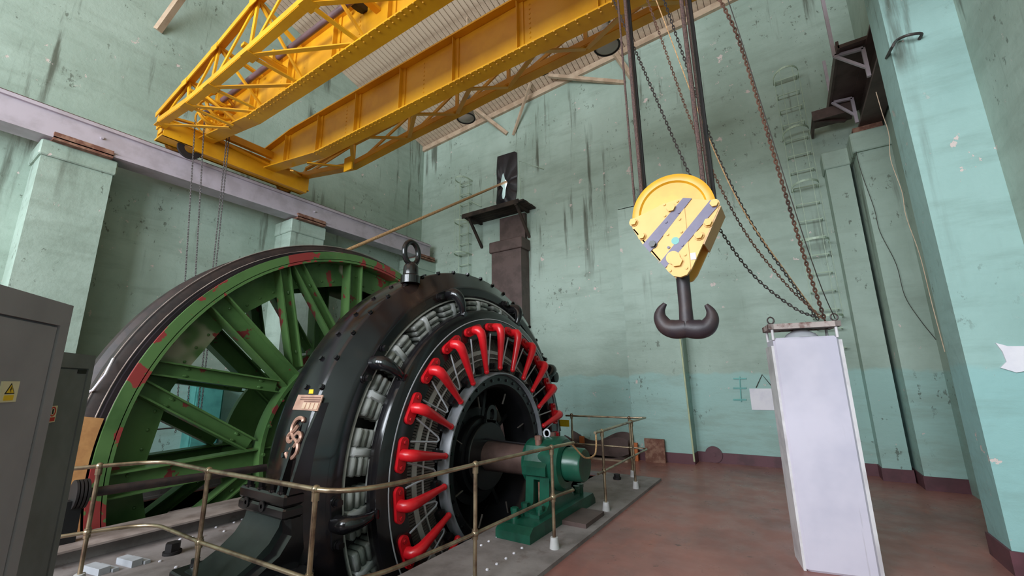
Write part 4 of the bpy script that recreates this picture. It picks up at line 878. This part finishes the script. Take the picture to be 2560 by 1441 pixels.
# ------------------------------------------------------------------ white column with ringed top frame
wc = thing('steel_column_cabinet', 'white metal column cabinet with rusty ringed frame on top', 'column', (.2, 5.4, 0))
ca = V((-.115, 5.23, 0)); cbb = V((.47, 5.34, 0)); ux = (cbb-ca).normalized(); wl = (cbb-ca).length; uy = V((-ux.y, ux.x, 0)); Mw = Matrix.Identity(4)
for i in range(3): Mw[i][0] = ux[i]; Mw[i][1] = uy[i]; Mw[i][2] = (0, 0, 1)[i]; Mw[i][3] = ca[i]
obj(B().bbox((.012, 0, 0), (wl-.012, .4, 2.2), .02), 'body', 'column_white', wc, Mw, False)
obj(B().box((-.01, .02, 0), (.014, .38, 2.12)), 'side_flange', 'column_edge', wc, Mw, False); obj(B().box((wl-.014, .02, 0), (wl+.018, .38, 2.16)), 'side_flange', 'column_edge', wc, Mw, False)
b = B(); b.box((-.02, -.03, 2.29), (wl+.02, .03, 2.345)); b.box((-.02, .30, 2.29), (wl+.02, .36, 2.345)); b.box((-.02, -.03, 2.29), (.03, .36, 2.345)); b.box((wl-.03, -.03, 2.29), (wl+.02, .36, 2.345)); b.box((.03, .03, 2.30), (wl-.03, .30, 2.32)); obj(b, 'top_frame', 'frame_worn', wc, Mw, False)
for x in (.015, wl-.02):
    for y in (0, .33): obj(B().cyl((x, y, 2.18), (x, y, 2.30), .014, 10), 'spacer', 'column_edge', wc, Mw)
    obj(B().tube([V((x+.03*math.cos(2*PI*k/18), .0, 2.385+.035*math.sin(2*PI*k/18))) for k in range(18)], .008, 6, True), 'ring_bolt', 'chain_dark', wc, Mw)
obj(B().lathe([(2.2, .0), (2.2, .16), (2.24, .13), (2.29, .05), (2.29, 0)], 'Z', (wl*.5, .16, 0), 24), 'cable_gland', 'white_metal', wc, Mw)
# ------------------------------------------------------------------ back wall: opening, shelf, ladders, struts
tp = B(); q = lambda px, py: PY(px, py, YB-.03)
outl = [(1243,392),(1268,384),(1292,377),(1293,430),(1292,478),(1288,502),(1262,508),(1240,516),(1243,470),(1241,430)]
slit = [(1257,430),(1262,448),(1268,455),(1264,470),(1262,495),(1256,499),(1254,486),(1257,470),(1250,462)]
o_pts = [q(*p) for p in outl]; cx = q(1258, 465)
def resamp(pts, n):
    out = []
    for i in range(n):
        an = 2*PI*i/n; best = None
        for a, b_ in zip(pts, pts[1:]+pts[:1]):
            ax, az = a.x-cx.x, a.z-cx.z; bx_, bz = b_.x-cx.x, b_.z-cx.z; dx, dz = math.cos(an), math.sin(an)
            ex, ez = bx_-ax, bz-az; den = dx*ez-dz*ex
            if abs(den) < 1e-9: continue
            t_ = (ax*ez-az*ex)/den; s_ = (ax*dz-az*dx)/den
            if t_ > 0 and -1e-6 <= s_ <= 1+1e-6: best = t_ if best is None else max(best, t_)
        out.append((cx.x+math.cos(an)*(best or .05), cx.z+math.sin(an)*(best or .05)))
    return out
n = 64; ro, ri = resamp(o_pts, n), resamp([q(*p) for p in slit], n); rm = [((a[0]+c[0])/2, (a[1]+c[1])/2) for a, c in zip(ro, ri)]
vs = [(x, YB-.03, z) for x, z in ro]+[(x, YB-.08+random.uniform(-.03, .03), z) for x, z in rm]+[(x, YB-.02, z) for x, z in ri]; fs = []
for i in range(n): j = (i+1) % n; fs += [(i, j, n+j, n+i), (n+i, n+j, 2*n+j, 2*n+i)]
tp.add(vs, fs); solo(tp, 'tarpaulin_sheet', 'tarpaulin', 'torn black plastic sheet hung over the rope opening', 'tarpaulin')
sf = thing('timber_shelf', 'dark weathered timber shelf on slanted struts below the rope opening', 'shelf', (-7, 10.1, 6.8))
A_ = PY(1155, 547, 9.8); B_ = PY(1296, 500, 9.8)
for k in range(5):
    y = 9.8+.15*k; obj(B().box((A_.x-.02*k, y, 6.93), (-5.88, y+.135, 6.98+.01*(k % 2))), 'plank', 'old_timber', sf, smooth=False)
obj(B().box((A_.x, 9.78, 6.88), (B_.x, 9.82, 7.02)), 'front_board', 'old_timber', sf, smooth=False)
for x in (-7.95, -6.15):
    obj(B().beam((x, 9.85, 6.9), (x+.02, YB, 6.05), .08, .06), 'strut', 'old_timber', sf, smooth=False); obj(B().box((x-.04, 9.8, 6.85), (x+.04, YB, 6.93)), 'bearer', 'old_timber', sf, smooth=False)
solo(B().box((-7.14, 10.42, 5.96), (-6.21, YB-.002, 6.84)), 'backing_board', 'brown_paint', 'dark brown panel between shelf and pilaster cap', 'panel', smooth=False)
def caged_ladder(label, px, w_, z0, z1, nr, hoops, mat, hr=.3, stile=.012, strings=4):
    x0, x1 = px; t = thing('caged_ladder', label, 'ladder', ((x0+x1)/2, YB, z0)); yw = YB-.16; YW = YB-.002
    for x in (x0, x1):
        if strings > 4: obj(B().tube([V((x, yw, z0)), V((x, yw, z1))], stile, 6), 'stile', mat, t)
    for i in range(nr):
        z = z0+(z1-z0)*(i+.5)/nr; obj(B().tube([V((x0, YW, z)), V((x0, yw, z)), V((x1, yw, z)), V((x1, YW, z))], .013, 6), 'rung', mat, t)
    xc = (x0+x1)/2
    for z in hoops:
        b = B(); r_ = (x1-x0)/2+.04; pts = [V((xc+r_*math.sin(a_), yw-.03-(.36)*math.cos(a_), z)) for a_ in [-PI/2+PI*k/14 for k in range(15)]]
        for p_, q_ in zip(pts[:-1], pts[1:]): b.beam(p_, q_, .008, .045)
        b.beam(V((pts[0].x, YW, z)), pts[0], .008, .03); b.beam(V((pts[-1].x, YW, z)), pts[-1], .008, .03); obj(b, 'hoop', mat, t, smooth=False)
    r_ = (x1-x0)/2+.04
    for a_ in (-1.3, -.5, .5, 1.3):
        x = xc+r_*math.sin(a_); y = yw-.03-.36*math.cos(a_); obj(B().tube([V((x, y, min(hoops))), V((x, y, max(hoops)))], .006, 5), 'cage_bar', 'wall_white_fitting', t)
    return t
caged_ladder('pale wall ladder with safety hoops leading to the brown landing', (.58, .98), 0, 2.15, 8.6, 17, (2.95, 4.5, 5.75, 7.0, 8.45), 'wall_white_fitting')
caged_ladder('pale wall ladder with safety hoops between corner and timber shelf', (-8.78, -8.38), 0, 2.5, 8.6, 17, (5.9, 7.0, 8.55), 'wall_white_fitting', strings=6)
b = B(); b.tube([V((-6.35, 10.45, 7.0)), V((-6.3, 10.3, 8.55)), V((-5.55, 10.52, 8.15))], .012, 6); solo(b, 'shelf_handrail', 'wall_white_fitting', 'thin pale handrail beside the torn black sheet', 'handrail')
b = B(); b.tube([V((-8.4, 10.4, 7.8)), V((-7.95, 10.52, 7.5))], .014, 6); solo(b, 'wall_stay', 'wall_white_fitting', 'thin pale stay below the head of the corner ladder', 'stay')
def ceilp(px, py):
    d = ray(px, py); nn = V((-.062, .225, 1)); k = 10.6+.225*10.55+.062*10.7; return CAM+d*((k-nn.dot(CAM))/nn.dot(d))
for pa, pb, lab, wd in (((1268,335), (1190,272), 'pale timber strut over the rope opening slanting toward the corner ladder', .11), ((1283,338), (1326,205), 'thin pale timber strut over the rope opening, leaning the other way', .07),
                    ((1563,207), (1372,187), 'long pale timber strut lying almost level on the back wall', .10), ((1580,195), (1530,120), 'pale timber strut beside the larger round lamp', .12)):
    a = PY(*pa, YB-.02); c = ceilp(*pb); c.z -= .04; solo(B().beam(a, c, wd, wd), 'roof_strut', 'timber_beige', lab, 'strut', 'roof struts', False)
a = PX(394, 76, XL+.02); c = PX(470, -30, -10.2); solo(B().beam(a, c, .12, .12), 'roof_strut', 'timber_beige', 'pale timber strut footed high above the lilac runway girder', 'strut', 'roof struts', False)
# roof truss members
rt = thing('roof_truss', 'pale timber roof truss members above the crane', 'truss', (-5.5, 8, 9.6))
yT = 8.0; f0 = PY(1046, 150, yT); f1 = ceilp(1046, 0)
obj(B().box((f0.x-.09, yT-.06, f0.z-.5), (f0.x+.09, yT+.06, cz(f0.x, yT)+.02)), 'king_post', 'timber_beige', rt, smooth=False)
d0 = PY(1035, 152, yT); d1 = PY(965, 92, yT); obj(B().beam(d0, d0+(d1-d0)*1.6, .11, .1), 'diagonal', 'timber_beige', rt, smooth=False)
obj(B().beam((XL, yT, f0.z-.45), (XRW, yT, f0.z-.45+.3), .12, .16), 'tie_beam', 'timber_beige', rt, smooth=False)
# lamps
def lamp(px, py, dist, r, lab):
    d = ray(px, py).normalized(); c = CAM+d*dist; t = thing('pendant_lamp', lab, 'lamp', c, 'pendant lamps under the ceiling')
    k = r
    obj(B().lathe([(0, k), (.03, k*1.03), (.10, k*.98), (.25, k*.75), (.36, k*.45), (.42, k*.3), (.55, k*.28), (.56, 0)], 'Z', c, 32), 'reflector', 'lamp_body', t)
    obj(B().lathe([(-.035, 0), (-.03, k*.5), (-.01, k*.85), (.004, k*.97)], 'Z', c, 32), 'glass', 'lamp_glass', t)
    obj(B().tube([c+V((k*1.02*math.cos(2*PI*i/32), k*1.02*math.sin(2*PI*i/32), 0)) for i in range(32)], .018, 6, True), 'rim', 'rope_black', t)
    zt_ = cz(c.x, c.y); obj(B().cyl(c+V((0, 0, .55)), V((c.x, c.y, zt_+.01)), .018, 8), 'rod', 'timber_beige', t)
    obj(B().box((c.x-.08, c.y-.08, c.z+.55), (c.x+.08, c.y+.08, c.z+.68)), 'hanger_box', 'lamp_body', t, smooth=False)
lamp(1517, 116, 9.1, .225, 'larger round pendant lamp hanging beside the hoist ropes')
lamp(1165, 296, 11.8, .225, 'smaller round pendant lamp seen under the far yellow girder')
lamp(1352, 172, 10.4, .20, 'pendant lamp half hidden by the yellow lattice')
# ------------------------------------------------------------------ things along the back wall
b = B(); a = PY(1873, 972, YB-.01); c = PY(1962, 1027, YB-.01); b.box((a.x, YB-.02, c.z), (c.x+.1, YB-.005, a.z))
solo(b, 'paper_notice', 'paper', 'white paper notice on the back wall beside the column', 'notice', smooth=False)
b = B(); b.tube([PY(1890, 970, YB-.02), PY(1905, 937, YB-.02), PY(1928, 965, YB-.02)], .008, 5); solo(b, 'hanging_cord', 'dark_wire', 'dark cord from which the paper notice hangs', 'cord')
b = B()
for yy in (947, 971, 1000): b.beam(PY(1833, yy, YB-.01), PY(1866, yy, YB-.01), .02, .03)
b.beam(PY(1849, 942, YB-.01), PY(1853, 1005, YB-.01), .02, .03, (0, 1, 0)); solo(b, 'wall_bracket', 'teal_paint', 'small teal wall bracket with three arms near the notice', 'bracket', smooth=False)
b = B(); p = PZ(1617, 1158, 0); b.box((-2.93, 9.93, 0), (-2.50, 10.0, .49)); solo(b, 'leaning_panel', 'rust_brown', 'rusty brown sheet panel leaning on the green pilaster', 'panel', smooth=False)
b = B(); b.lathe([(0, .0), (0, .17), (-.035, .17), (-.035, .04), (-.05, .04), (-.05, 0)], 'Y', (-1.61, YB-.03, .17), 32); solo(b, 'iron_disc', 'skirting', 'round purple-brown iron disc against the skirting', 'disc')
solo(B().tube([PY(1700, 845, 10.07), PY(1736, 1155, 10.07)], .018, 8), 'wall_conduit', 'pipe_cream', 'cream conduit running down the shallow pilaster edge', 'conduit')
# saddle trough
sd = thing('iron_saddle', 'dark brown iron saddle with wavy sides on the floor by the wall', 'saddle', (-3.9, 9.7, 0))
def wav(t): return .40+.12*math.sin(t*2*PI*1.05+2.2)
xs_ = [-4.75+1.55*i/28 for i in range(29)]
for y in (9.62, 10.0):
    poly = [(x, .06+.12*abs((i-14)/14)**3) for i, x in enumerate(xs_)]+[(x, wav(i/28)+(.08 if y > 9.8 else 0)) for i, x in reversed(list(enumerate(xs_)))]
    obj(B().prism(poly, 'Y', y, y+.03), 'side_plate', 'brown_paint', sd, smooth=False)
obj(B().box((-4.65, 9.62, .05), (-3.3, 10.03, .10)), 'bottom_plate', 'brown_paint', sd, smooth=False)
obj(B().box((-4.4, 9.65, 0), (-3.25, 9.98, .05)), 'skid', 'timber_beige', sd, smooth=False)
p = PY(1454, 1100, 9.8); solo(B().box((p.x-.05, 9.78, .1), (p.x+.06, 9.84, p.z+.08)), 'wood_wedge', 'orange_wood', 'orange wooden wedge standing in the iron saddle', 'wedge', smooth=False)
p = PY(1588, 1115, 9.9); solo(B().box((p.x-.05, 9.88, 0), (p.x+.05, 9.95, p.z+.06)), 'wood_wedge', 'orange_wood', 'orange wooden block behind the railing post', 'block', smooth=False)
# wires and fittings on the right
solo(B().tube(spline([PY(*p, 9.62) for p in ((2130,330),(2150,420),(2185,520),(2200,580),(2240,660),(2262,740),(2300,800),(2340,850))], 6), .005, 5), 'loose_wire', 'dark_wire', 'thin dark wire trailing down the corner pilaster face', 'wire')
solo(B().tube(spline([PY(*p, 6.655) for p in ((2190,230),(2206,285),(2222,335),(2227,400),(2255,480),(2265,540),(2300,640),(2330,760),(2362,880))], 6), .004, 5), 'loose_wire', 'timber_beige', 'pale wire running down the gap beside the teal pillar', 'wire')
solo(B().tube(spline([PX(2216,145,1.5), PX(2232,115,1.46), PY(2243,100,6.03), PY(2270,88,5.95), PY(2303,84,6.0), PY(2298,98,6.08)], 5), .016, 8), 'bent_pipe', 'chain_dark', 'bent dark pipe stub wrapped round the teal pillar edge', 'pipe')
# behind the drum
wb = thing('wall_cabinet', 'teal cupboard on the wall seen through the drum spokes', 'cupboard', (-10.6, 4.2, .2))
obj(B().box((XL, 3.95, .05), (-10.35, 4.48, 1.8)), 'body', 'teal_paint', wb, smooth=False); obj(B().box((-10.35, 3.98, .1), (-10.33, 4.45, 1.75)), 'door', 'teal_paint', wb, smooth=False)
fr = thing('guard_railing', 'thin dark railing on the far side of the rope drum', 'railing', (-9.25, 4, 0))
b = B(); b.tube([V((-9.4, 1.5, 1.05)), V((-9.4, 4.6, 1.05))], .014, 6); obj(b, 'top_rail', 'dark_wire', fr)
for y in (1.9, 4.27, 4.52, 6.5): obj(B().cyl((-9.4, y, 0), (-9.4, y, 1.05), .014, 8), 'post', 'dark_wire', fr)
b = B(); b.tube([V((-9.42, 4.3, 1.05)), V((-9.42, 4.3, 1.22)), V((-9.42, 4.52, 1.22)), V((-9.42, 4.52, 1.05))], .012, 6); obj(b, 'hoop', 'dark_wire', fr)
bm2 = thing('brake_engine', 'teal cylinder and dark brown casing behind the drum', 'machine', (-9.9, 4.8, 0))
obj(B().lathe([(-.25, 0), (-.25, .16), (.25, .2), (.28, .0)], 'X', (-9.85, 4.55, .72), 20), 'casing', 'old_timber', bm2); obj(B().lathe([(0, 0), (0, .19), (.9, .19), (.95, .1), (.95, 0)], 'Y', (-9.85, 4.75, .72), 28), 'cylinder', 'teal_paint', bm2)
obj(B().box((-10.1, 4.35, 0), (-9.6, 5.7, .56)), 'bed', 'old_timber', bm2, smooth=False); b = B(); b.cyl((-9.85, 5.1, .88), (-9.85, 5.1, 1.05), .04, 12); b.cyl((-9.85, 5.1, 1.05), (-9.85, 5.1, 1.15), .07, 12); obj(b, 'valve', 'old_timber', bm2)
